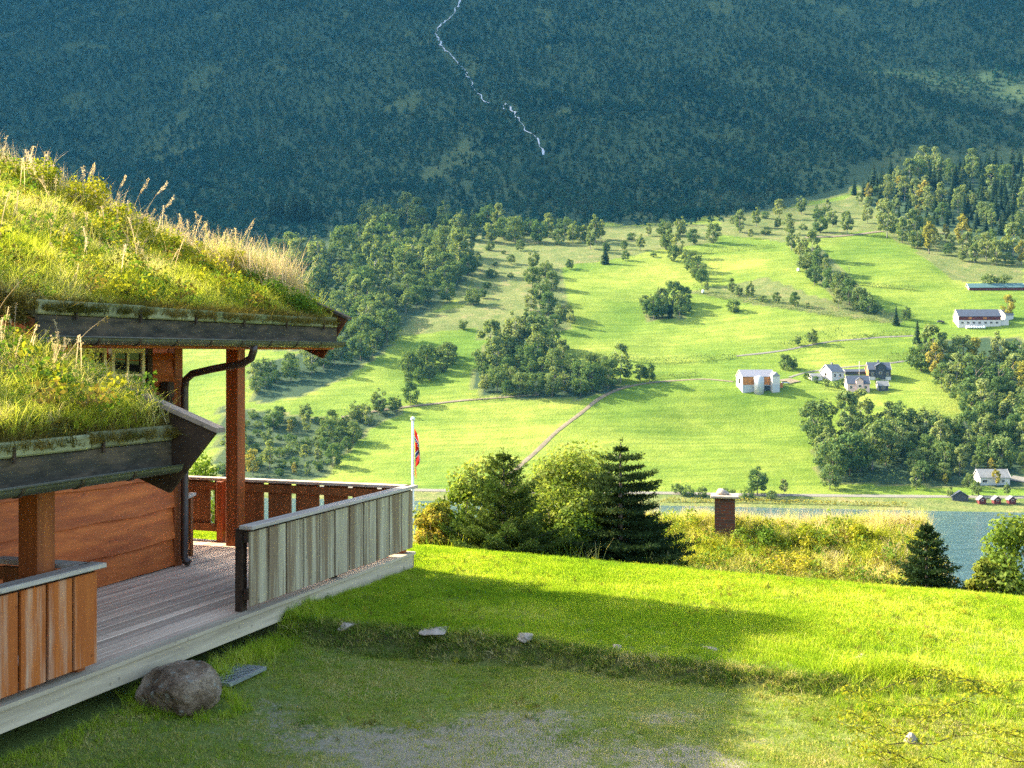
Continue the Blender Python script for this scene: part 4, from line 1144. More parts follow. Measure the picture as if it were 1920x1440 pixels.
for i, (u, v, w, h, lb) in enumerate([(650, 1184, .28, .12, "flat pale stone in the bank closest to the deck"), (818, 1193, .46, .09, "long low stone on top of the grassy bank"), (985, 1196, .30, .14, "pale stone in the middle of the shaded bank"),
                                      (1158, 1216, .17, .12, "small pale stone set alone in the shaded bank"), (1330, 1219, .24, .08, "flat stone at the shade's edge on the bank"), (1622, 1238, .34, .13, "sunlit pale stone at the end of the bank"), (1712, 1395, .20, .24, "white rock under the yellow creeping shrub")]):
    X, Y = hit_ground(u, v)
    stone("stone", lb, X, Y + 0.04, w, w * 0.7, h, M_PALE, 40 + i, 0.64, i * 0.7, "stone", "stones along the grassy bank")
M_STEEL = plain("galvanised_steel", (0.42, 0.45, 0.46), 0.4, 0.15, 8, 0.8, 0.5)
gx_, gy_ = -3.0, 12.12
grate = thing("door_grate", "galvanised foot grate lying on the grass by the boulder", "grate", (gx_, gy_, float(zg(gx_, gy_)) + 0.03), RZ)
mb = MB()
for k in range(12): mb.box(-0.31 + k * 0.054, -0.29 + k * 0.054, -0.30, 0.30, 0.0, 0.022)
for k in range(9): mb.box(-0.31, 0.32, -0.28 + k * 0.07 - 0.004, -0.276 + k * 0.07 + 0.004, 0.004, 0.018)
mb.build("bars", M_STEEL, grate)
MB().box(-0.34, 0.34, -0.325, -0.305, -0.01, 0.026).box(-0.34, 0.34, 0.305, 0.325, -0.01, 0.026).box(-0.34, -0.32, -0.305, 0.305, -0.01, 0.026).box(0.32, 0.34, -0.305, 0.305, -0.01, 0.026).build("frame", M_STEEL, grate)

# ------------------------------------------------------------------ flag
M_WHITE = plain("white_paint", (0.78, 0.78, 0.76), 0.5, 0.06, 4)
def flag_mat(n, c):
    m, nt, out = new_mat(n)
    d = N(nt, "ShaderNodeBsdfDiffuse"); d.inputs[0].default_value = (*c, 1)
    t = N(nt, "ShaderNodeBsdfTranslucent"); t.inputs[0].default_value = (*c, 1)
    ms = nt.nodes.new("ShaderNodeMixShader"); ms.inputs[0].default_value = 0.35
    nt.links.new(d.outputs[0], ms.inputs[1]); nt.links.new(t.outputs[0], ms.inputs[2]); nt.links.new(ms.outputs[0], out.inputs[0])
    return m
FM = [flag_mat("flag_red", (0.62, 0.035, 0.03)), flag_mat("flag_white", (0.75, 0.75, 0.75)), flag_mat("flag_blue", (0.02, 0.05, 0.22))]
FY = 28.0; fxp = (774 - CX) / F * FY; ftop = -(789 - HV) / F * FY
fb = float(zg(fxp, FY))
fl = thing("flagpole", "white flagpole with a limp red flag behind the deck corner", "flagpole", (fxp, FY, fb))
MB().tube([(0, 0, -0.3), (0, 0, (ftop - fb) * .5), (0, 0, ftop - fb)], [0.042, 0.036, 0.026], 12).build("pole", M_WHITE, fl)
kb = MB(); kb.tube([(0, 0, ftop - fb), (0, 0, ftop - fb + .03), (0, 0, ftop - fb + .07), (0, 0, ftop - fb + .10)], [0.03, 0.055, 0.05, 0.012], 12).build("finial", M_WHITE, fl)
nu, nv_ = 44, 32; W_, H_ = 1.0, 0.62
vs, fs, fm = [], [], []
for j in range(nv_ + 1):
    for i in range(nu + 1):
        s_, t_ = i / nu, j / nv_
        drop = s_ * W_ * (1.0 - 0.12 * t_)
        px = 0.04 + 0.20 * math.sin(min(1.0, s_ * 1.5 + (1 - t_) * 0.12) * math.pi) * (0.40 + 0.60 * math.sin(s_ * 2.4)) * (0.55 + 0.45 * (1 - t_)) + 0.05 * s_
        py = 0.07 * math.sin(s_ * 15 + t_ * 2.5) * (0.3 + s_ * 0.7) + 0.03 * math.sin(t_ * 9)
        pz = (1 - t_) * H_ * -0.92 + 0.0 - drop * (0.75 + 0.25 * (1 - t_) * 0.4)
        vs.append((px, py, pz))
for j in range(nv_):
    for i in range(nu):
        a = (i + .5) / nu * 22; b = (j + .5) / nv_ * 16
        blue = 7 <= a <= 9 or 7 <= b <= 9; white = 6 <= a <= 10 or 6 <= b <= 10
        fm.append(2 if blue else 1 if white else 0)
        q = j * (nu + 1) + i; fs.append((q, q + 1, q + nu + 2, q + nu + 1))
fo = link("flag", np_mesh("flag", vs, fs, None, True, FM, fm), fl); fo.location = (0.0, 0, ftop - fb - 0.16); fo.scale = (0.85, 0.85, 0.9)

# ------------------------------------------------------------------ shrubs and young conifers beyond the crest
m_fir = leaf_mat("fir_needles", [(0.0, (0.014, 0.030, 0.012)), (0.5, (0.026, 0.048, 0.018)), (0.85, (0.055, 0.080, 0.025)), (1.0, (0.13, 0.14, 0.05))], 0.15, pos_scale=1.2)
m_pine = leaf_mat("young_spruce_needles", [(0.0, (0.016, 0.038, 0.012)), (0.5, (0.036, 0.068, 0.016)), (1.0, (0.10, 0.135, 0.032))], 0.22, pos_scale=1.2)
def conifer(name, label, base, h, w, tiers, per, mat, seedn, up, fat, nper, lean=0.0, dome=0.75):
    """whorls of boughs, each bough a spray of side twigs set with needles"""
    r = np.random.default_rng(seedn); o = thing(name, label, "conifer", base, r.uniform(0, 6))
    C, D = [], []
    limbs = MB()
    limbs.tube([(0, 0, -0.5), (0.01, 0, h * .5), (0, 0.01, h * 1.0)], [0.055 * h / 2.4, 0.035 * h / 2.4, 0.006], 7)
    for i in range(tiers):
        t = i / (tiers - 1); z = h * (0.02 + 0.93 * t); L = w / 2 * ((1 - t) ** dome * (0.72 + 0.50 * r.random()) + 0.05)
        nb = max(4, int(round(per * (1 - 0.45 * t))))
        for b in range(nb):
            az = 2 * math.pi * (b + r.uniform(-.3, .3)) / nb + i * 1.9
            l = L * r.uniform(0.78, 1.08); rise = up * r.uniform(0.6, 1.3) * (0.5 + t)
            tip = lambda q: np.array([math.cos(az) * l * q, math.sin(az) * l * q, z + l * (rise * q - 0.22 * (1 - t) * math.sin(q * 2.2))])
            limbs.tube([tip(0), tip(.5), tip(1)], [0.010, 0.006, 0.002], 4, False)
            side = np.array([-math.sin(az), math.cos(az), 0])
            for q in np.linspace(0.15, 1.0, max(4, int(l / 0.075))):
                p0 = tip(q); tw = l * 0.40 * (1.08 - q) * fat + 0.06
                for s_ in (-1, 1):
                    d_ = side * s_ * 0.8 + np.array([math.cos(az), math.sin(az), 0.0]) * 0.6 + np.array([0, 0, 0.12])
                    m_ = int(2.2 * nper * (tw / 0.25)) + 3
                    qq = r.random(m_)[:, None]
                    C.append(p0 + d_ * tw * qq + r.normal(size=(m_, 3)) * 0.012); D.append(np.tile(d_, (m_, 1)))
    m_ = 60; qq = r.random(m_)[:, None]; C.append(np.array([0, 0, h * .88]) + np.array([0, 0, h * .14]) * qq + r.normal(size=(m_, 3)) * 0.012); D.append(np.tile([0, 0, 1.0], (m_, 1)))
    C = np.concatenate(C); D = np.concatenate(D)
    n = len(C); ax = D + r.normal(size=(n, 3)) * 0.75; ax[:, 2] += 0.15; ax /= np.linalg.norm(ax, axis=1)[:, None]
    sd = np.cross(ax, r.normal(size=(n, 3))); sd /= np.linalg.norm(sd, axis=1)[:, None]
    Ln = r.uniform(0.05, 0.085, n)[:, None]; Wn = 0.020
    v = np.stack([C, C + ax * Ln * .5 + sd * Wn * .5, C + ax * Ln, C + ax * Ln * .5 - sd * Wn * .5], 1).reshape(-1, 3)
    link("needles", np_mesh("needles", v, np.arange(4 * n).reshape(-1, 4), mat), o)
    limbs.build("trunk", bark, o)
    return o
def back(u, vtop, Y, h):
    x = (u - CX) / F * Y; return (x, Y, (HV - vtop) / F * Y - h)
conifer("young_fir", "dark fir with flat layered boughs beside the turf roofed shed", back(1164, 830, 21.6, 2.75), 2.75, 2.5, 15, 11, m_fir, 81, 0.16, 1.3, 15, dome=0.60)
conifer("young_spruce", "open green spruce with upswept boughs near the deck corner", back(944, 848, 21.2, 2.6), 2.6, 2.75, 14, 11, m_pine, 82, 0.55, 1.1, 13, dome=0.8)
conifer("small_spruce", "small dark spruce at the crest before the lake", back(1738, 985, 19.6, 1.35), 1.35, 1.2, 10, 10, m_fir, 83, 0.35, 1.1, 16, dome=0.75)
m_willow = leaf_mat("willow_leaves", [(0.0, (0.07, 0.125, 0.018)), (0.5, (0.14, 0.20, 0.035)), (1.0, (0.27, 0.29, 0.085))], 0.42, pos_scale=0.7)
m_rust = leaf_mat("rusty_leaves", [(0.0, (0.11, 0.15, 0.025)), (0.5, (0.20, 0.21, 0.035)), (1.0, (0.36, 0.26, 0.06))], 0.42, pos_scale=1.0)
def bush_at(label, u, vtop, Y, h, w, mat, seedn, nleaf, size=0.075, ncl=34, csize=0.17):
    nleaf = int(nleaf * 1.7)
    return leafy("bush", label, back(u, vtop, Y, h), h, w, ncl, nleaf, size, mat, seedn, "bush", "bushes beyond the lawn's crest", 9, 0.52, 0.48, csize)
bush_at("broad yellow-green bush filling the gap between the two conifers", 1035, 858, 23.4, 2.6, 2.9, m_willow, 91, 11000)
bush_at("pale leafy bush behind the open spruce", 900, 880, 23.0, 2.2, 2.1, m_willow, 92, 6000)
bush_at("ragged yellow bush hugging the deck corner", 808, 945, 22.0, 1.35, 0.95, m_rust, 93, 4500)
bush_at("low yellow bush between the ragged bush and the open spruce", 860, 905, 22.6, 1.8, 1.3, m_willow, 94, 4200)
bush_at("low leafy bush in front of the gap between the conifers", 1050, 915, 22.3, 1.7, 1.8, m_willow, 99, 5000)
bush_at("grey-green bush at the right edge of the lawn's crest", 1940, 975, 20.2, 2.0, 1.75, m_willow, 95, 8500)
bush_at("small rusty bush at the foot of the grey-green bush", 1855, 1050, 20.0, 1.0, 0.7, m_rust, 96, 2600)
bush_at("low dark bush under the flat layered fir", 1085, 955, 21.9, 1.4, 1.5, m_weed, 97, 3800)
bush_at("green bush seen over the far railing", 385, 862, 26.0, 2.6, 1.6, m_weed, 98, 4500, 0.07)

# creeping yellow shrub in the lower right corner
r = np.random.default_rng(111)
cs = thing("creeping_shrub", "creeping shrub with bare dark twigs and yellow leaves in the sunlit corner", "shrub", (4.0, 10.6, float(zg(4.0, 10.6))))
mb = MB(); C = []
for k in range(30):
    x0, y0 = r.uniform(-0.9, 1.1), r.uniform(-1.0, 1.7); b = r.uniform(-0.8, 0.9) + math.pi * (r.random() < .5); L = r.uniform(0.4, 0.9)
    pth = []
    for q in np.linspace(0, 1, 5):
        px, py = x0 + math.cos(b) * L * q, y0 + math.sin(b) * L * q * .6
        pth.append((px, py, float(zg(4.0 + px, 10.6 + py)) - cs.location.z + 0.06 + 0.16 * q + 0.03 * r.normal()))
    mb.tube(pth, [0.0045, 0.004, 0.003, 0.0025, 0.0015], 5)
    for _ in range(100):
        q = r.random(); i_ = min(3, int(q * 4)); f_ = q * 4 - i_
        p = np.array(pth[i_]) * (1 - f_) + np.array(pth[i_ + 1]) * f_ + r.normal(size=3) * np.array([.05, .05, .035]); C.append(p)
mb.build("twigs", W_DARK, cs)
C = np.array(C); v, f = leaf_quads(C, r.normal(size=(len(C), 3)) + np.array([0, 0, .8]), r.uniform(0.025, 0.05, len(C)), 0.55, r)
link("leaves", np_mesh("leaves", v, f, m_bushy), cs)

# ------------------------------------------------------------------ turf-roofed shed below the crest
SZR = -4.36                                   # ridge height; the shed is turned a little from the lawn
SY = -0.20
shx, shy = 10.45, 29.6                        # the ridge's right end
shed = thing("sod_roof_shed", "turf roofed shed below the lawn with a brick chimney", "shed", (shx, shy, SZR), SY)
sx0, sx1, sy0, sy1 = -10.4, 0.0, -4.4, 0.0
ze = -0.30 * 4.4
MB().box(sx0 + .5, sx1 - .5, sy0 + .5, 3.9, -6.5, ze - 0.3).build("wall", W_ORANGE, shed)
rf = MB().prism([(sy0, ze - 0.25), (sy0, ze), (sy1, 0), (4.4, ze), (4.4, ze - 0.25), (sy1, -0.25)], sx0, sx1, 0).build("roof", M_SOIL, shed)
MB().prism([(sy0 - .1, ze - 0.4), (sy0 - .1, ze + 0.02), (sy1, .02), (4.5, ze + .02), (4.5, ze - 0.4), (sy1, -0.4)], sx1 + 0.005, sx1 + 0.05, 0).build("barge_board", W_DARK, shed)
r = np.random.default_rng(74)
num = 5200; x = r.uniform(sx0, sx1, num); y = r.uniform(sy0, sy1 + 0.4, num); z = -0.30 * np.abs(y)
scatter("turf_grass", np.column_stack([x, y, z - 0.02]), turf_src, r.uniform(0.7, 1.5, num) * (1 + .8 * fbm(x * .6, y * .6, 9)), 0.3, parent=rf)
num = 700; x = np.where(r.random(num) < .5, r.uniform(sx0, sx1, num), r.uniform(sx1 - 1.4, sx1, num)); y = np.where(r.random(num) < .6, sy1 + r.normal(size=num) * .3, r.uniform(sy0, sy1, num)); z = -0.30 * np.abs(y)
scatter("tall_grass", np.column_stack([x, y, z - 0.02]), tall_src, r.uniform(0.6, 1.2, num), 0.25, parent=rf)
num = 260; x = r.uniform(sx0, sx1, num); y = sy1 + r.normal(size=num) * .25; z = -0.30 * np.abs(y)
scatter("straw_grass", np.column_stack([x, y, z - 0.02]), straw_src, r.uniform(0.5, 1.0, num), 0.22, parent=rf)
num = 420; x = r.uniform(sx0, sx1, num); y = r.uniform(sy0, sy1 - .3, num); z = -0.30 * np.abs(y)
scatter("roof_weeds", np.column_stack([x, y, z - 0.02]), weed_src, r.uniform(0.8, 1.9, num), 0.3, parent=rf)
def shed_w(x, y): return shx + x * math.cos(SY) - y * math.sin(SY), shy + x * math.sin(SY) + y * math.cos(SY)
m_, nt, out = new_mat("dark_brick")
v = coords(nt, 'Object', (1, 1, 1)); bt = nt.nodes.new("ShaderNodeTexBrick"); bt.inputs['Scale'].default_value = 1.0
bt.inputs['Brick Width'].default_value = 0.24; bt.inputs['Row Height'].default_value = 0.075; bt.inputs['Mortar Size'].default_value = 0.008
bt.inputs['Color1'].default_value = (0.11, 0.032, 0.015, 1); bt.inputs['Color2'].default_value = (0.05, 0.026, 0.016, 1); bt.inputs['Mortar'].default_value = (0.055, 0.05, 0.042, 1)
sw = nt.nodes.new("ShaderNodeSeparateXYZ"); cb = nt.nodes.new("ShaderNodeCombineXYZ"); ad = nt.nodes.new("ShaderNodeMath"); ad.operation = 'ADD'
nt.links.new(v, sw.inputs[0]); nt.links.new(sw.outputs[0], ad.inputs[0]); nt.links.new(sw.outputs[1], ad.inputs[1]); nt.links.new(ad.outputs[0], cb.inputs[0]); nt.links.new(sw.outputs[2], cb.inputs[1])
nt.links.new(cb.outputs[0], bt.inputs['Vector'])
principled(nt, out, bt.outputs[0], 0.9, bt.outputs[1], -0.4, 0.01); M_BRICK = m_
cx0, cy0 = -4.98, -0.9
cwx, cwy = shed_w(cx0, cy0); ctop = -(929 - HV) / F * cwy - SZR
ch = MB().box(cx0 - .25, cx0 + .25, cy0 - .25, cy0 + .25, -0.9, ctop - 0.04).build("chimney", M_BRICK, shed)
MB().box(cx0 - .35, cx0 + .35, cy0 - .35, cy0 + .35, ctop - 0.038, ctop + 0.02, 0.01).build("slab", M_PALE, ch)
MB().tube([(cx0 - .05, cy0, ctop + .022), (cx0 - .05, cy0, ctop + .06), (cx0 - .04, cy0, ctop + .12), (cx0 - .02, cy0, ctop + .15)], [0.15, 0.17, 0.14, 0.05], 12).build("capstone", M_PALE, ch)
print("chimney u", CX + F * cwx / cwy)
for i, (x, y, h, w, mat, lb) in enumerate([(-3.0, -1.2, .45, 1.0, m_bushy, "leafy bush left of the middle of the shed's turf roof"), (-1.6, -1.0, .4, .8, m_bushy, "bright leafy bush near the far end of the shed's turf roof"), (-4.2, -1.2, .45, 1.1, m_weed, "green weeds beside the brick chimney on the turf roof"), (-3.4, -2.6, .35, 1.2, m_bushy, "yellow-green weeds low on the shed's turf roof")]):
    wx_, wy_ = shed_w(x, y)
    leafy("roof_bush", lb, (wx_, wy_, SZR - 0.30 * abs(y) - 0.03), h, w, 12, 1100, 0.07, mat, 640 + i, "bush", "bushes growing on the sod roofs")

# ------------------------------------------------------------------ trees on the far slope
def poly_pts(poly, spacing, seedn, maxn=400):
    """spaced points inside a region of the slope"""
    r = np.random.default_rng(seedn); pu = [p[0] for p in poly]; pv = [p[1] for p in poly]
    out_ = []
    for _ in range(6000):
        u = r.uniform(min(pu), max(pu)); v = r.uniform(min(pv), max(pv))
        if not inpoly(np.array([u]), np.array([v]), poly)[0]: continue
        if all((u - a) ** 2 + ((v - b) * 1.5) ** 2 > spacing ** 2 for a, b in out_):
            out_.append((u, v))
            if len(out_) >= maxn: break
    return sorted(out_, key=lambda p: p[1])
LAB = {"birch_tree": "pale slender birch", "alder_tree": "dark rounded alder", "shrub": "low spreading shrub", "spruce_tree": "dark pointed spruce", "yellow_tree": "yellowing slender tree"}
def grove(poly, spacing, seedn, mixk, hpx, where, zones=("upper edge", "middle", "lower edge"), maxn=400):
    """where: how the grove is found; zones split it from top to bottom"""
    pts = poly_pts(poly, spacing, seedn, maxn); r = np.random.default_rng(seedn + 5)
    vs_ = [p[1] for p in pts]; v0, v1 = min(vs_), max(vs_) + 1e-6
    ks = [k for k, _ in mixk]; ps = np.array([p for _, p in mixk], float); ps /= ps.sum()
    for u, v in pts:
        kind = ks[r.choice(len(ks), p=ps)]
        x, y, z = P(u, v)
        hp = hpx * r.choice([0.62, 0.8, 0.95, 1.1, 1.35]) * r.uniform(0.9, 1.1) * (0.5 if kind == "shrub" else 1.15 if kind in ("birch_tree", "yellow_tree") else 1.0)
        h = hp * y / F
        zone = zones[min(len(zones) - 1, int((v - v0) / (v1 - v0) * len(zones)))]
        set_plant(kind, kind, x, y, z, h, f"{LAB[kind]} at the {zone} of the {where}", where)
def strip(items, where, start):
    """single trees in a row: (u, v of the foot, height in px, kind)"""
    words_ = ["first", "second", "third", "fourth", "fifth", "sixth", "seventh", "eighth", "ninth", "tenth", "eleventh", "twelfth", "thirteenth", "fourteenth", "fifteenth", "sixteenth", "seventeenth", "eighteenth", "nineteenth", "twentieth"]
    for i, (u, v, hp, kind) in enumerate(items):
        x, y, z = P(u, v)
        set_plant(kind, kind, x, y, z, hp * y / F, f"{LAB[kind]}, {words_[i]} from the {start} in the {where}", where)
def single(u, v, hp, kind, label, group=None, sq=1.0):
    x, y, z = P(u, v); return set_plant(kind, kind, x, y, z, hp * y / F, label, group, sq=sq)

B, A_, S_, Y_, SP = "birch_tree", "alder_tree", "shrub", "yellow_tree", "spruce_tree"
grove([(590, 490), (640, 465), (760, 455), (885, 475), (880, 520), (830, 550), (770, 585), (700, 612), (640, 625), (590, 590)], 21, 1, [(B, 5), (A_, 5)], 44, "dense grove above the eave corner", maxn=95)
grove([(500, 500), (560, 480), (600, 480), (595, 590), (560, 560)], 22, 21, [(A_, 6), (B, 4)], 44, "wood behind the roof's straw clump", maxn=22)
grove([(640, 625), (700, 612), (735, 630), (720, 665), (650, 690), (560, 715), (475, 745), (470, 705), (560, 690)], 22, 2, [(A_, 7), (B, 3)], 42, "wood right of the porch post", maxn=42)
grove([(470, 775), (540, 782), (640, 800), (735, 765), (752, 772), (690, 805), (655, 845), (605, 893), (410, 893), (440, 830)], 22, 3, [(A_, 4), (S_, 4), (B, 2), (Y_, 0.6)], 34, "brushy wood behind the far deck railing", maxn=72)
grove([(905, 668), (940, 650), (1000, 645), (1040, 680), (1080, 705), (1165, 718), (1165, 732), (1090, 748), (990, 748), (905, 738)], 21, 4, [(A_, 8), (B, 3)], 46, "rounded grove amid the meadows", maxn=60)
grove([(765, 690), (850, 668), (856, 690), (800, 722), (765, 725)], 19, 5, [(A_, 1)], 36, "small dark grove above the flag", ("upper end", "lower end"))
grove([(1208, 575), (1285, 565), (1288, 592), (1240, 600), (1210, 600)], 15, 6, [(A_, 5), (S_, 2), (B, 1), (SP, 1)], 38, "tree island on the big meadow", ("back", "front"))
grove([(1600, 365), (1660, 335), (1760, 320), (1925, 318), (1925, 445), (1850, 440), (1740, 420), (1660, 405), (1610, 385)], 13.5, 7, [(SP, 8), (B, 1.4), (A_, 0.5), (Y_, 0.3)], 34, "spruce wood under the mountain", maxn=210)
grove([(1715, 692), (1760, 686), (1925, 692), (1925, 850), (1860, 840), (1830, 800), (1800, 765), (1760, 725)], 23, 8, [(A_, 6), (B, 4), (Y_, 0.7)], 52, "wooded ravine below the long white barn", maxn=75)
grove([(1530, 830), (1600, 805), (1680, 800), (1705, 830), (1700, 870), (1600, 890), (1560, 905), (1535, 870)], 22, 9, [(A_, 7), (B, 3)], 58, "wood beside the hay field's foot", maxn=40)
grove([(1700, 850), (1740, 815), (1800, 815), (1860, 845), (1925, 860), (1925, 880), (1830, 885), (1760, 905), (1700, 900)], 22, 10, [(A_, 8), (B, 2)], 44, "shady wood above the white lakeside house", maxn=42)
grove([(1655, 425), (1720, 440), (1800, 458), (1925, 478), (1925, 505), (1830, 495), (1740, 478), (1660, 445)], 19, 11, [(B, 6), (A_, 3), (Y_, 0.8)], 40, "pale tree belt under the spruce wood", maxn=46)
grove([(680, 425), (760, 418), (860, 415), (960, 432), (1060, 440), (1120, 455), (1090, 462), (1000, 458), (900, 455), (800, 446), (690, 445)], 22, 12, [(B, 5), (A_, 5)], 42, "sunlit tree fringe under the mountain", ("back", "front"), maxn=42)
grove([(1355, 420), (1460, 400), (1590, 395), (1640, 420), (1600, 440), (1500, 440), (1400, 450)], 27, 13, [(B, 5), (S_, 3), (A_, 3), (Y_, .6)], 28, "scattered trees on the rough pasture", ("upper part", "lower part"), maxn=30)
grove([(1075, 448), (1200, 440), (1345, 446), (1345, 466), (1230, 482), (1150, 492), (1090, 478)], 30, 14, [(B, 5), (A_, 3), (S_, 3)], 28, "thin tree scatter above the big meadow", ("upper part", "lower part"), maxn=22)
grove([(900, 470), (985, 462), (985, 500), (905, 560), (890, 520)], 30, 15, [(S_, 5), (A_, 3), (B, 2)], 22, "brushy slope right of the dense grove", ("upper part", "lower part"), maxn=14)
strip([(1000, 505, 42, B), (1022, 520, 36, A_), (998, 540, 42, A_), (1035, 545, 38, A_), (1012, 565, 44, A_), (995, 585, 42, B), (1028, 590, 44, A_), (1055, 600, 40, A_), (1070, 612, 32, B), (1008, 612, 40, A_), (1040, 622, 34, A_)], "tree row above the rounded grove", "top")
strip([(1256, 470, 40, B), (1270, 482, 46, B), (1262, 490, 30, A_), (1286, 500, 34, B), (1298, 510, 38, A_), (1308, 524, 40, A_), (1316, 536, 34, A_), (1325, 548, 22, B)], "curving tree row", "top")
strip([(1484, 470, 40, B), (1500, 486, 50, B), (1522, 492, 60, B), (1512, 508, 42, A_), (1536, 512, 48, A_), (1548, 524, 40, B), (1528, 535, 40, A_), (1556, 545, 44, A_), (1575, 556, 46, A_), (1592, 572, 48, A_), (1612, 582, 44, A_), (1630, 588, 36, S_), (1572, 578, 40, B)], "row between the upper hay fields", "top")
strip([(1372, 552, 30, B), (1385, 556, 22, A_), (1406, 562, 36, B), (1430, 566, 14, S_), (1456, 568, 20, A_), (1490, 574, 26, A_), (1515, 578, 14, B)], "loose row along the dark ditch", "left end")
single(838, 568, 42, A_, "broad alder standing in front of the dense grove, beside its twin")
single(888, 572, 40, A_, "reddish broad alder just right of its twin on the rough slope")
single(868, 618, 22, A_, "small double bush alone on the pale slope below the twin alders")
single(770, 758, 42, A_, "single tall tree on the lane above the flag")
single(744, 772, 34, B, "slender tree beside the lane, left of the single tall tree")
single(1135, 495, 40, SP, "dark single spruce on the rough pasture edge")
single(1068, 505, 20, A_, "small round tree alone beside the rough pasture")
single(920, 470, 20, A_, "small dark bush on the brownish slope at the meadow's top")
single(918, 522, 20, A_, "small reddish bush on the rough slope")
single(1200, 715, 32, A_, "first of two touching round trees beside the farm track bend")
single(1218, 716, 36, A_, "second of two touching round trees beside the farm track bend")
single(1377, 585, 24, S_, "low dark shrub alone in the bright meadow")
single(1524, 646, 30, A_, "round tree at the bend of the farm road")
single(1496, 648, 24, B, "thin tree left of the round tree at the farm road")
single(1420, 928, 54, A_, "round pale tree by the lake road at the foot of the hay field")
single(1470, 928, 32, B, "small tree by the lake road next to the round pale tree")
single(1556, 918, 46, A_, "tree where the hay field meets the lakeside wood")
single(1718, 918, 42, B, "pale birch in front of the dark wood by the lake road")
single(1773, 910, 22, Y_, "small yellow tree glowing before the dark wood")
single(1680, 610, 36, SP, "narrow dark tree at the lower end of the hedge")
single(1720, 645, 44, SP, "tall narrow spruce at the corner of the ravine")
single(1735, 655, 34, SP, "shorter spruce beside the tall one at the ravine corner")
single(1890, 598, 46, Y_, "tall yellowing tree at the right end of the long white barn")
single(1700, 600, 26, A_, "dark tree right of the hedge end")
single(1472, 694, 30, A_, "leafy tree right behind the farm barn")
single(1486, 692, 26, A_, "second tree behind the farm barn, next to the leafy one")
single(1868, 912, 34, Y_, "thin yellow tree in front of the white lakeside house")
single(1888, 930, 26, B, "young tree between the white house and the boathouses")
single(1816, 912, 26, S_, "round bush beside the white lakeside house", sq=0.7)
single(1830, 920, 20, S_, "dark round bush at the white house's corner", sq=0.7)
single(1828, 930, 22, S_, "yellow-lit bush behind the dark boathouse", sq=0.7)
single(1781, 935, 22, B, "small pale tree at the left of the dark boathouse")
single(1860, 884, 26, Y_, "yellow-green tree behind the white lakeside house's roof")
single(1893, 880, 22, B, "pale tree behind the right end of the white house")
single(1850, 538, 26, S_, "large dark bush behind the long pink-gabled shed", sq=1.0)
single(1880, 538, 24, S_, "second dark bush behind the long pink-gabled shed", sq=1.0)
for i, (u, v, lb) in enumerate([(1290, 930, "dark bush by the lake road near the chimney"), (1318, 931, "second dark bush by the lake road near the chimney"), (1402, 935, "bush right of the chimney on the lake shore"), (1445, 938, "low bush on the shore below the small tree"), (1270, 926, "dark bush just above the fir's tip on the shore"), (1365, 934, "low bush hidden behind the chimney's foot")]):
    single(u, v, 20, S_, lb, "bushes on the far lake shore", 0.9)
for i, (u, v, lb) in enumerate([(1400, 728, "bush left of the farm barn"), (1385, 722, "grey bush at the farm yard's left end"), (1512, 712, "garden bush below the white gabled house"), (1530, 718, "reddish garden bush below the white gabled house"), (1550, 724, "small bush in the farm garden"), (1580, 722, "dark hedge bush left of the orange house"), (1570, 728, "clipped dark bush in the farm garden"), (1646, 722, "bush between the orange house and the small shed")]):
    single(u, v, 14, S_, lb, "garden bushes at the farm", 0.7)
# the block of spruces on the shaded slope
r = np.random.default_rng(400)
for i in range(26):
    u = 505 + 100 * r.random(); v = 405 + 14 * r.random(); single(u, v, 48 * r.uniform(.75, 1.15), SP, "tall spruce in the dark planted block on the shaded slope", "planted spruces on the shaded slope")

# hedges and overgrown ditches
def hedge(name, label, px, hpx, seedn, mat=m_alder, dens=26):
    r = np.random.default_rng(seedn); C = []
    pts = [P(u, v) for u, v in px]
    for (a, b) in zip(pts[:-1], pts[1:]):
        L = math.hypot(b[0] - a[0], b[1] - a[1]); n = int(L * dens / 2)
        q = r.random(n); h = 1.8 * hpx * a[1] / F
        x = a[0] + (b[0] - a[0]) * q + r.normal(size=n) * h * .35; y = a[1] + (b[1] - a[1]) * q + r.normal(size=n) * h * .35
        hh = h * (0.5 + vnoise(x / 5, y / 5, seedn)) * r.random(n) ** .7
        C.append(np.column_stack([x, y, zh(x, y) + hh]))
    C = np.concatenate(C); v, f = leaf_quads(C, r.normal(size=C.shape) + np.array([0, 0, .3]), r.uniform(.5, .9, len(C)), .65, r)
    return tag(link(name, np_mesh(name, v, f, mat)), label, "hedge")
hedge("hedge", "long dark hedge crossing the meadow above the farm", [(1060, 665), (1120, 673), (1200, 680), (1290, 678), (1380, 670)], 6, 1)
hedge("hedge", "thick dark hedge above the farm road", [(1470, 655), (1500, 648), (1540, 640), (1580, 636)], 9, 2)
hedge("hedge", "thin hedge along the upper edge of the farm road", [(1590, 635), (1650, 630), (1705, 627)], 4, 3)
hedge("hedge", "overgrown ditch with dark bushes below the upper hay field", [(1290, 548), (1340, 558), (1400, 568), (1470, 578), (1530, 588), (1600, 598), (1690, 608)], 8, 4)
hedge("hedge", "low scrub line along the top of the upper hay field", [(1325, 476), (1380, 470), (1450, 463)], 5, 5)
hedge("hedge", "grassy hedge bank along the pasture lane", [(880, 752), (940, 748), (1000, 744)], 6, 6, m_birch)
hedge("hedge", "dark stone hedge at the wood's edge by the pasture lane", [(640, 780), (690, 770), (740, 762)], 8, 7)
hedge("hedge", "hedge bank along the farm track bend", [(1215, 712), (1260, 708), (1310, 704)], 5, 8)
hedge("hedge", "dark hedge beside the lane to the farmhouse", [(1660, 678), (1690, 672), (1715, 666)], 6, 9)
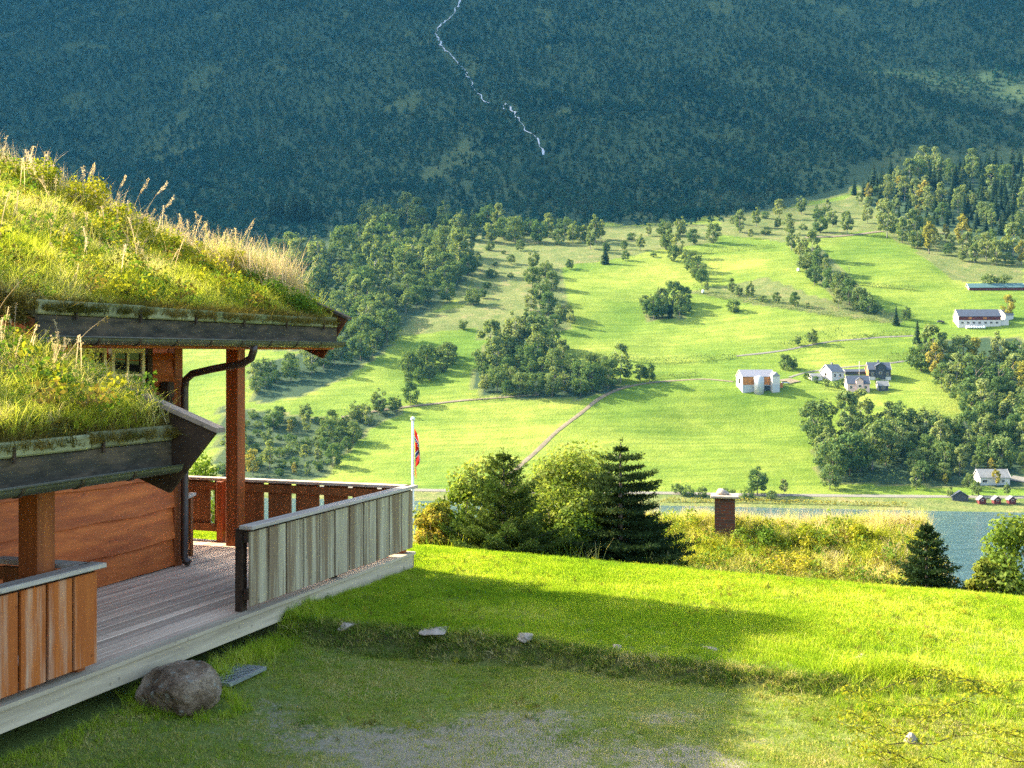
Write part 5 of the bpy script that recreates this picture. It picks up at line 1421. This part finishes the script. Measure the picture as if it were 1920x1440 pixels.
hedge("hedge", "fringe of reeds along the far lake shore", [(1240, 941), (1400, 943), (1550, 946), (1700, 950)], 4, 10, m_yellow)
hedge("hedge", "dark undergrowth along the lake road under the wood", [(1560, 905), (1640, 908), (1740, 910)], 12, 11)
hedge("hedge", "garden hedge in front of the orange house", [(1540, 728), (1560, 731), (1584, 730)], 6, 12)
hedge("hedge", "dark scrub bank under the turf along the middle lane", [(1590, 532), (1650, 540), (1720, 545)], 4, 13)

# ------------------------------------------------------------------ houses across the lake
H_WHITE = plain("white_boards", (0.50, 0.47, 0.42), 0.7, 0.06, 1.5)
H_GREYW = plain("grey_concrete", (0.38, 0.39, 0.38), 0.9, 0.12, 0.7)
H_ORANGE = plain("oiled_barn_boards", (0.42, 0.16, 0.045), 0.8, 0.25, 0.9)
H_BLACK = plain("black_boards", (0.045, 0.05, 0.055), 0.8, 0.25, 1.0)
H_RED = plain("red_boards", (0.10, 0.018, 0.016), 0.8, 0.2, 1.0)
H_PINK = plain("pink_boards", (0.58, 0.40, 0.35), 0.8, 0.1, 1.0)
H_ROOFG = plain("grey_sheet_roof", (0.22, 0.22, 0.24), 0.5, 0.1, 0.8)
H_SLATE = plain("slate_roof", (0.055, 0.065, 0.085), 0.6, 0.2, 0.8)
H_TEAL = plain("green_sheet_roof", (0.06, 0.12, 0.115), 0.6, 0.2, 0.8)
H_DGREY = plain("worn_tile_roof", (0.16, 0.165, 0.16), 0.8, 0.25, 0.8)

def house(name, label, u, v, wpx, wallpx, roofpx, depth, mats, yaw=0.0, group=None, cat="house", wins=(), gable_win=None, floors=None, doors=(), chim=False, over=0.35, dorm=None, base=None, trim=None):
    """gable house, ridge along local x; mats: wall, gable, roof. sizes in photo px at its distance"""
    x, y, z = P(u, v); k = y / F
    W = wpx * k; hw = wallpx * k; hr = roofpx * k; D = depth
    o = thing(name, label, cat, (x, y + D / 2 * math.cos(yaw) * 0.9, z), yaw, group)
    dz = min(0.0, -2.0)
    MB().box(-W / 2, W / 2, -D / 2, D / 2, dz, hw).build("wall", mats[0], o)
    for s in (-1, 1):
        MB().prism([(-D / 2 + .002, dz), (D / 2 - .002, dz), (D / 2 - .002, hw), (0, hw + hr - .05), (-D / 2 + .002, hw)], s * (W / 2 + 0.01), s * (W / 2 + 0.06), 0).build("gable", mats[1], o)
    if base:
        MB().box(-W / 2 - .07, W / 2 + .07, -D / 2 - .05, D / 2 + .05, dz, hw * base[0]).build("foundation", base[1], o)
    if floors:
        MB().box(-W / 2 - .02, W / 2 + .02, -D / 2 - .04, -D / 2 - .001, hw * floors[0], hw + .05).build("upper_wall", floors[1], o)
    sl = hr / (D / 2)
    rf = MB().prism([(-D / 2 - over, hw - over * sl + .02), (0, hw + hr + .02), (D / 2 + over, hw - over * sl + .02), (D / 2 + over, hw - over * sl + .22), (0, hw + hr + .24), (-D / 2 - over, hw - over * sl + .22)], -W / 2 - over, W / 2 + over, 0).build("roof", mats[2], o)
    for s in (-1, 1):
        MB().prism([(-D / 2 - over - .03, hw - over * sl - .06), (0, hw + hr - .06), (D / 2 + over + .03, hw - over * sl - .06), (D / 2 + over + .03, hw - over * sl + .25), (0, hw + hr + .27), (-D / 2 - over - .03, hw - over * sl + .25)], s * (W / 2 + over + .005), s * (W / 2 + over + .12), 0).build("barge_board", trim or H_WHITE, o)
    for (c, zc, ww, wh) in wins:
        X = c * W / 2; Z = zc * hw
        f = MB().box(X - ww / 2 - .12, X + ww / 2 + .12, -D / 2 - .12, -D / 2 - .045, Z - .12, Z + wh + .12).build("window", H_WHITE, o)
        MB().box(X - ww / 2, X - .05, -D / 2 - .14, -D / 2 - .122, Z, Z + wh).box(X + .05, X + ww / 2, -D / 2 - .14, -D / 2 - .122, Z, Z + wh).build("pane", M_GLASS, f)
    for (c, ww, wh) in doors:
        X = c * W / 2
        MB().box(X - ww / 2, X + ww / 2, -D / 2 - .1, -D / 2 - .045, 0.1, wh).build("door", H_BLACK, o)
    if gable_win:
        s, zc, ww, wh = gable_win
        MB().box(s * (W / 2 + .065), s * (W / 2 + .12), -ww / 2, ww / 2, zc, zc + wh).build("gable_window", M_GLASS, o)
    if chim:
        MB().box(-.45, .45, -.4, .4, hw + hr - .3, hw + hr + 1.3).build("chimney", H_DGREY, rf)
    if dorm:
        X0, ww, wh, mat = dorm; X = X0 * W / 2
        d = MB().prism([(X - ww / 2, hw * .05), (X + ww / 2, hw * .05), (X + ww / 2, hw + wh * .55), (X, hw + wh), (X - ww / 2, hw + wh * .55)], -D / 2 - .6, 0, 1).build("dormer", mat, o)
        MB().prism([(X - ww / 2 - .3, hw + wh * .55 - .2), (X, hw + wh + .08), (X + ww / 2 + .3, hw + wh * .55 - .2), (X + ww / 2 + .3, hw + wh * .55 + .05), (X, hw + wh + .35), (X - ww / 2 - .3, hw + wh * .55 + .05)], -D / 2 - 1.0, .3, 1).build("dormer_roof", mats[2], d)
        MB().box(X - .8, X + .8, -D / 2 - .66, -D / 2 - .605, hw * .55, hw * .55 + 1.3).build("dormer_window", H_WHITE, d)
        MB().box(X - .6, X + .6, -D / 2 - .70, -D / 2 - .665, hw * .55 + .15, hw * .55 + 1.15).build("dormer_pane", M_GLASS, d)
    return o, W, hw, hr, D

# the barn at the end of the farm track
barn, W, hw, hr, D = house("barn", "orange farm barn with pale sheet roof, silo and white annex", 1420, 733, 62, 27, 12, 11, (H_ORANGE, H_WHITE, H_ROOFG), 0.12, cat="barn", base=(0.42, H_GREYW), gable_win=(-1, 3.8, 3.2, 2.6), chim=False)
MB().tube([(-.5, -D / 2 - 1.8, -2), (-.5, -D / 2 - 1.8, hw - .3), (-.5, -D / 2 - 1.8, hw + .6)], [2.6, 2.6, 0.3], 20).build("silo", H_GREYW, barn)
ax = MB().box(6.2, 10.2, -D / 2 - 3.4, -D / 2 - .06, -2, hw + .5).build("annex", H_WHITE, barn)
MB().prism([(5.9, hw + .3), (10.5, hw + .3), (8.2, hw + 2.4)], -D / 2 - 3.8, 1.0, 1).build("annex_roof", H_ROOFG, ax)
MB().box(6.25, 10.15, -D / 2 - 3.46, -D / 2 - 3.402, -2, hw * .45).build("annex_base", H_GREYW, ax)
MB().box(1.6, 6.0, -D / 2 - .12, -D / 2 - .06, 0.2, hw * .36).build("barn_door", H_BLACK, barn)
MB().box(10.3, 14, -3, 3.5, -2, hw * .55).build("shed_wing", H_ORANGE, barn)
house("white_house", "white gabled farmhouse with grey roof behind its garden", 1563, 712, 30, 15, 13, 9, (H_WHITE, H_WHITE, H_DGREY), 0.5, wins=((-.5, .4, 1.2, 1.4), (.4, .4, 1.2, 1.4)), gable_win=(-1, 2.2, 1.4, 1.4), chim=True)
house("white_annex", "low white side building at the left of the white farmhouse", 1531, 713, 20, 7, 5, 6, (H_WHITE, H_WHITE, H_DGREY), 0.1, wins=((0, .35, 1.4, 1.0),))
house("dark_house", "black timber farmhouse with white trimmed gable and white foundation", 1651, 712, 40, 19, 13, 9.5, (H_BLACK, H_ORANGE, H_SLATE), -0.12, wins=((-.65, .45, 1.1, 1.5), (.7, .45, 1.1, 1.5)), chim=True, dorm=(0.05, 5.2, 3.4, H_BLACK), base=(0.3, H_WHITE))
house("orange_house", "orange and white farmhouse with slate roof and small dormer", 1611, 735, 40, 16, 14, 8.5, (H_PINK, H_WHITE, H_SLATE), -0.1, wins=((-.7, .4, 1.1, 1.3), (.65, .4, 1.1, 1.3), (.3, .4, 1.1, 1.3)), dorm=(0.1, 3.6, 3.0, H_PINK), floors=None, base=None)
house("small_shed", "small dark shed with white trim beside the orange house", 1657, 733, 18, 10, 8, 5, (H_BLACK, H_WHITE, H_DGREY), -0.1, wins=((0, .4, 1.5, 1.0),), cat="shed")
house("low_garage", "long low dark garage behind the farmhouses", 1605, 702, 40, 5, 4, 6, (H_BLACK, H_BLACK, H_SLATE), 0.0, cat="garage")
lb_, W, hw, hr, D = house("long_barn", "long white barn with slate roof and red upper wall", 1838, 612, 76, 19, 13, 12, (H_WHITE, H_WHITE, H_SLATE), -0.1, cat="barn", wins=tuple((c, .28, 1.3, 1.1) for c in (-.82, -.55, -.28, 0, .28, .55, .82)), floors=(.62, H_RED))
for c in (-.45, .25): MB().box(c * W / 2 - 1.0, c * W / 2 + 1.0, -D / 2 - .12, -D / 2 - .045, hw * .72, hw * .92).build("hatch", H_ORANGE, lb_)
MB().box(W / 2 + .1, W / 2 + 5, -D / 2 + 1, D / 2 - 2, -2, hw * .6).build("lean_to", H_WHITE, lb_)
house("white_cottage", "small white cottage half hidden by the yellowing tree", 1888, 600, 20, 10, 9, 7, (H_WHITE, H_WHITE, H_DGREY), 0.4, gable_win=(-1, 1.8, 1.2, 1.2))
house("long_shed", "long low shed with pink gable and dark green roof", 1870, 544, 100, 5, 8, 9, (H_RED, H_PINK, H_TEAL), -0.12, cat="shed", gable_win=(-1, 1.2, 2.0, 2.6))
house("lakeside_house", "white lakeside house with worn grey tile roof", 1866, 909, 54, 14, 13, 8, (H_WHITE, H_WHITE, H_DGREY), -0.05, wins=((-.7, .35, 1.8, .9), (.55, .35, .9, 1.0)), base=(0.22, H_GREYW), gable_win=None)
house("dark_boathouse", "dark weathered boathouse on the shore", 1801, 938, 15, 8, 9, 6, (H_BLACK, H_BLACK, H_SLATE), math.pi / 2 - .25, cat="boathouse", trim=H_BLACK)
for u, lb in ((1840, "small red boathouse closest to the dark one"), (1868, "red boathouse in the middle of the three on the shore"), (1896, "red boathouse at the lake end of the three on the shore")):
    bh, W, hw, hr, D = house("red_boathouse", lb, u, 944, 12, 8, 5.5, 2.7, (H_RED, H_RED, H_DGREY), math.pi / 2, "red boathouses on the shore", "boathouse", trim=H_DGREY)
    MB().box(-W / 2 - .13, -W / 2 - .065, -.5, .5, 1.0, 1.9).build("window", H_PINK, bh)
    MB().box(-W / 2 - .16, -W / 2 - .132, -.4, .4, 1.1, 1.7).build("pane", M_GLASS, bh)

def car(name, label, u, v, mat, yaw):
    x, y, z = P(u, v); o = thing(name, label, "car", (x, y, z + .35), yaw)
    MB().prism([(-2.2, .35), (2.2, .35), (2.25, .75), (1.3, .95), (-2.1, .95), (-2.25, .7)], -.85, .85, 1).build("body", mat, o)
    MB().prism([(-1.9, .95), (1.1, .95), (.4, 1.48), (-1.5, 1.48)], -.75, .75, 1).build("cabin", M_GLASS, o)
    for a in (-1.4, 1.4):
        for b in (-.8, .8): MB().tube([(a, b - .1, .33), (a, b + .1, .33)], .33, 12).build("wheel", H_BLACK, o)
M_SILV = plain("silver_paint", (0.55, 0.57, 0.6), 0.3, 0.05, 1, 0.4)
car("parked_car", "dark parked car in the meadow left of the long white barn", 1764, 606, plain("dark_blue_paint", (0.03, 0.04, 0.06), 0.3), 0.2)
car("parked_car", "silver parked car at the right end of the farm barn", 1473, 721, M_SILV, -0.1)
M_WRAP = plain("white_bale_wrap", (0.78, 0.79, 0.80), 0.35, 0.05, 2)
def bale(label, u, v, rad=.75):
    x, y, z = P(u, v); o = thing("hay_bale", label, "hay bale", (x, y, z + .2), random.uniform(-.4, .4), "white wrapped hay bales")
    MB().tube([(-.62, 0, rad), (-.6, 0, rad), (.6, 0, rad), (.62, 0, rad)], [rad * .8, rad, rad, rad * .8], 18).build("wrap", M_WRAP, o)
bale("white wrapped bale at the end of the curving tree row", 1318, 550, 1.1)
bale("white wrapped bale at the foot of the upper tree row", 1497, 509, 1.1)
WORDS = ["first", "second", "third", "fourth", "fifth", "sixth", "seventh", "eighth"]
for i in range(8):
    bale(f"white wrapped bale, {WORDS[i]} from the left in the row before the long barn", 1813 + i * 4.6, 616.5, .75)
# poles by the fields
def pole(name, label, cat, u, v, hpx, arm, mat, rad=.12):
    x, y, z = P(u, v); h = hpx * y / F; o = thing(name, label, cat, (x, y, z))
    MB().tube([(0, 0, -.5), (0, 0, h)], [rad, rad * .7], 8).build("pole", mat, o)
    if arm: MB().box(-1.1, 1.1, -.08, .08, h - .75, h - .6).build("crossarm", mat, o)
    else: MB().tube([(0, 0, h), (0, 0, h + .1), (0, 0, h + .25)], [.05, .14, .03], 8).build("finial", mat, o)
pole("utility_pole", "lone utility pole with a crossarm in the upper hay field", "utility pole", 1592, 514, 14, True, bark, .16)
pole("garden_flagpole", "bare white flagpole between the farmhouses", "flagpole", 1611, 708, 30, False, M_WHITE, .1)

# ------------------------------------------------------------------ the air
hz, nt, out = new_mat("valley_air")
pv = nt.nodes.new("ShaderNodeVolumePrincipled")
pv.inputs['Color'].default_value = (0.09, 0.48, 0.90, 1)
pv.inputs['Density'].default_value = HAZE
pv.inputs['Anisotropy'].default_value = 0.2
nt.links.new(pv.outputs[0], out.inputs['Volume'])
hb = MB().box(-4600, 1900, -60, 2960, -82, 2250).build("haze", hz)
tag(hb, kind="stuff")

for o in bpy.data.objects:
    if "label" in o.keys() and len(o["label"].split()) > 16: print("LONG", len(o["label"].split()), o["label"])
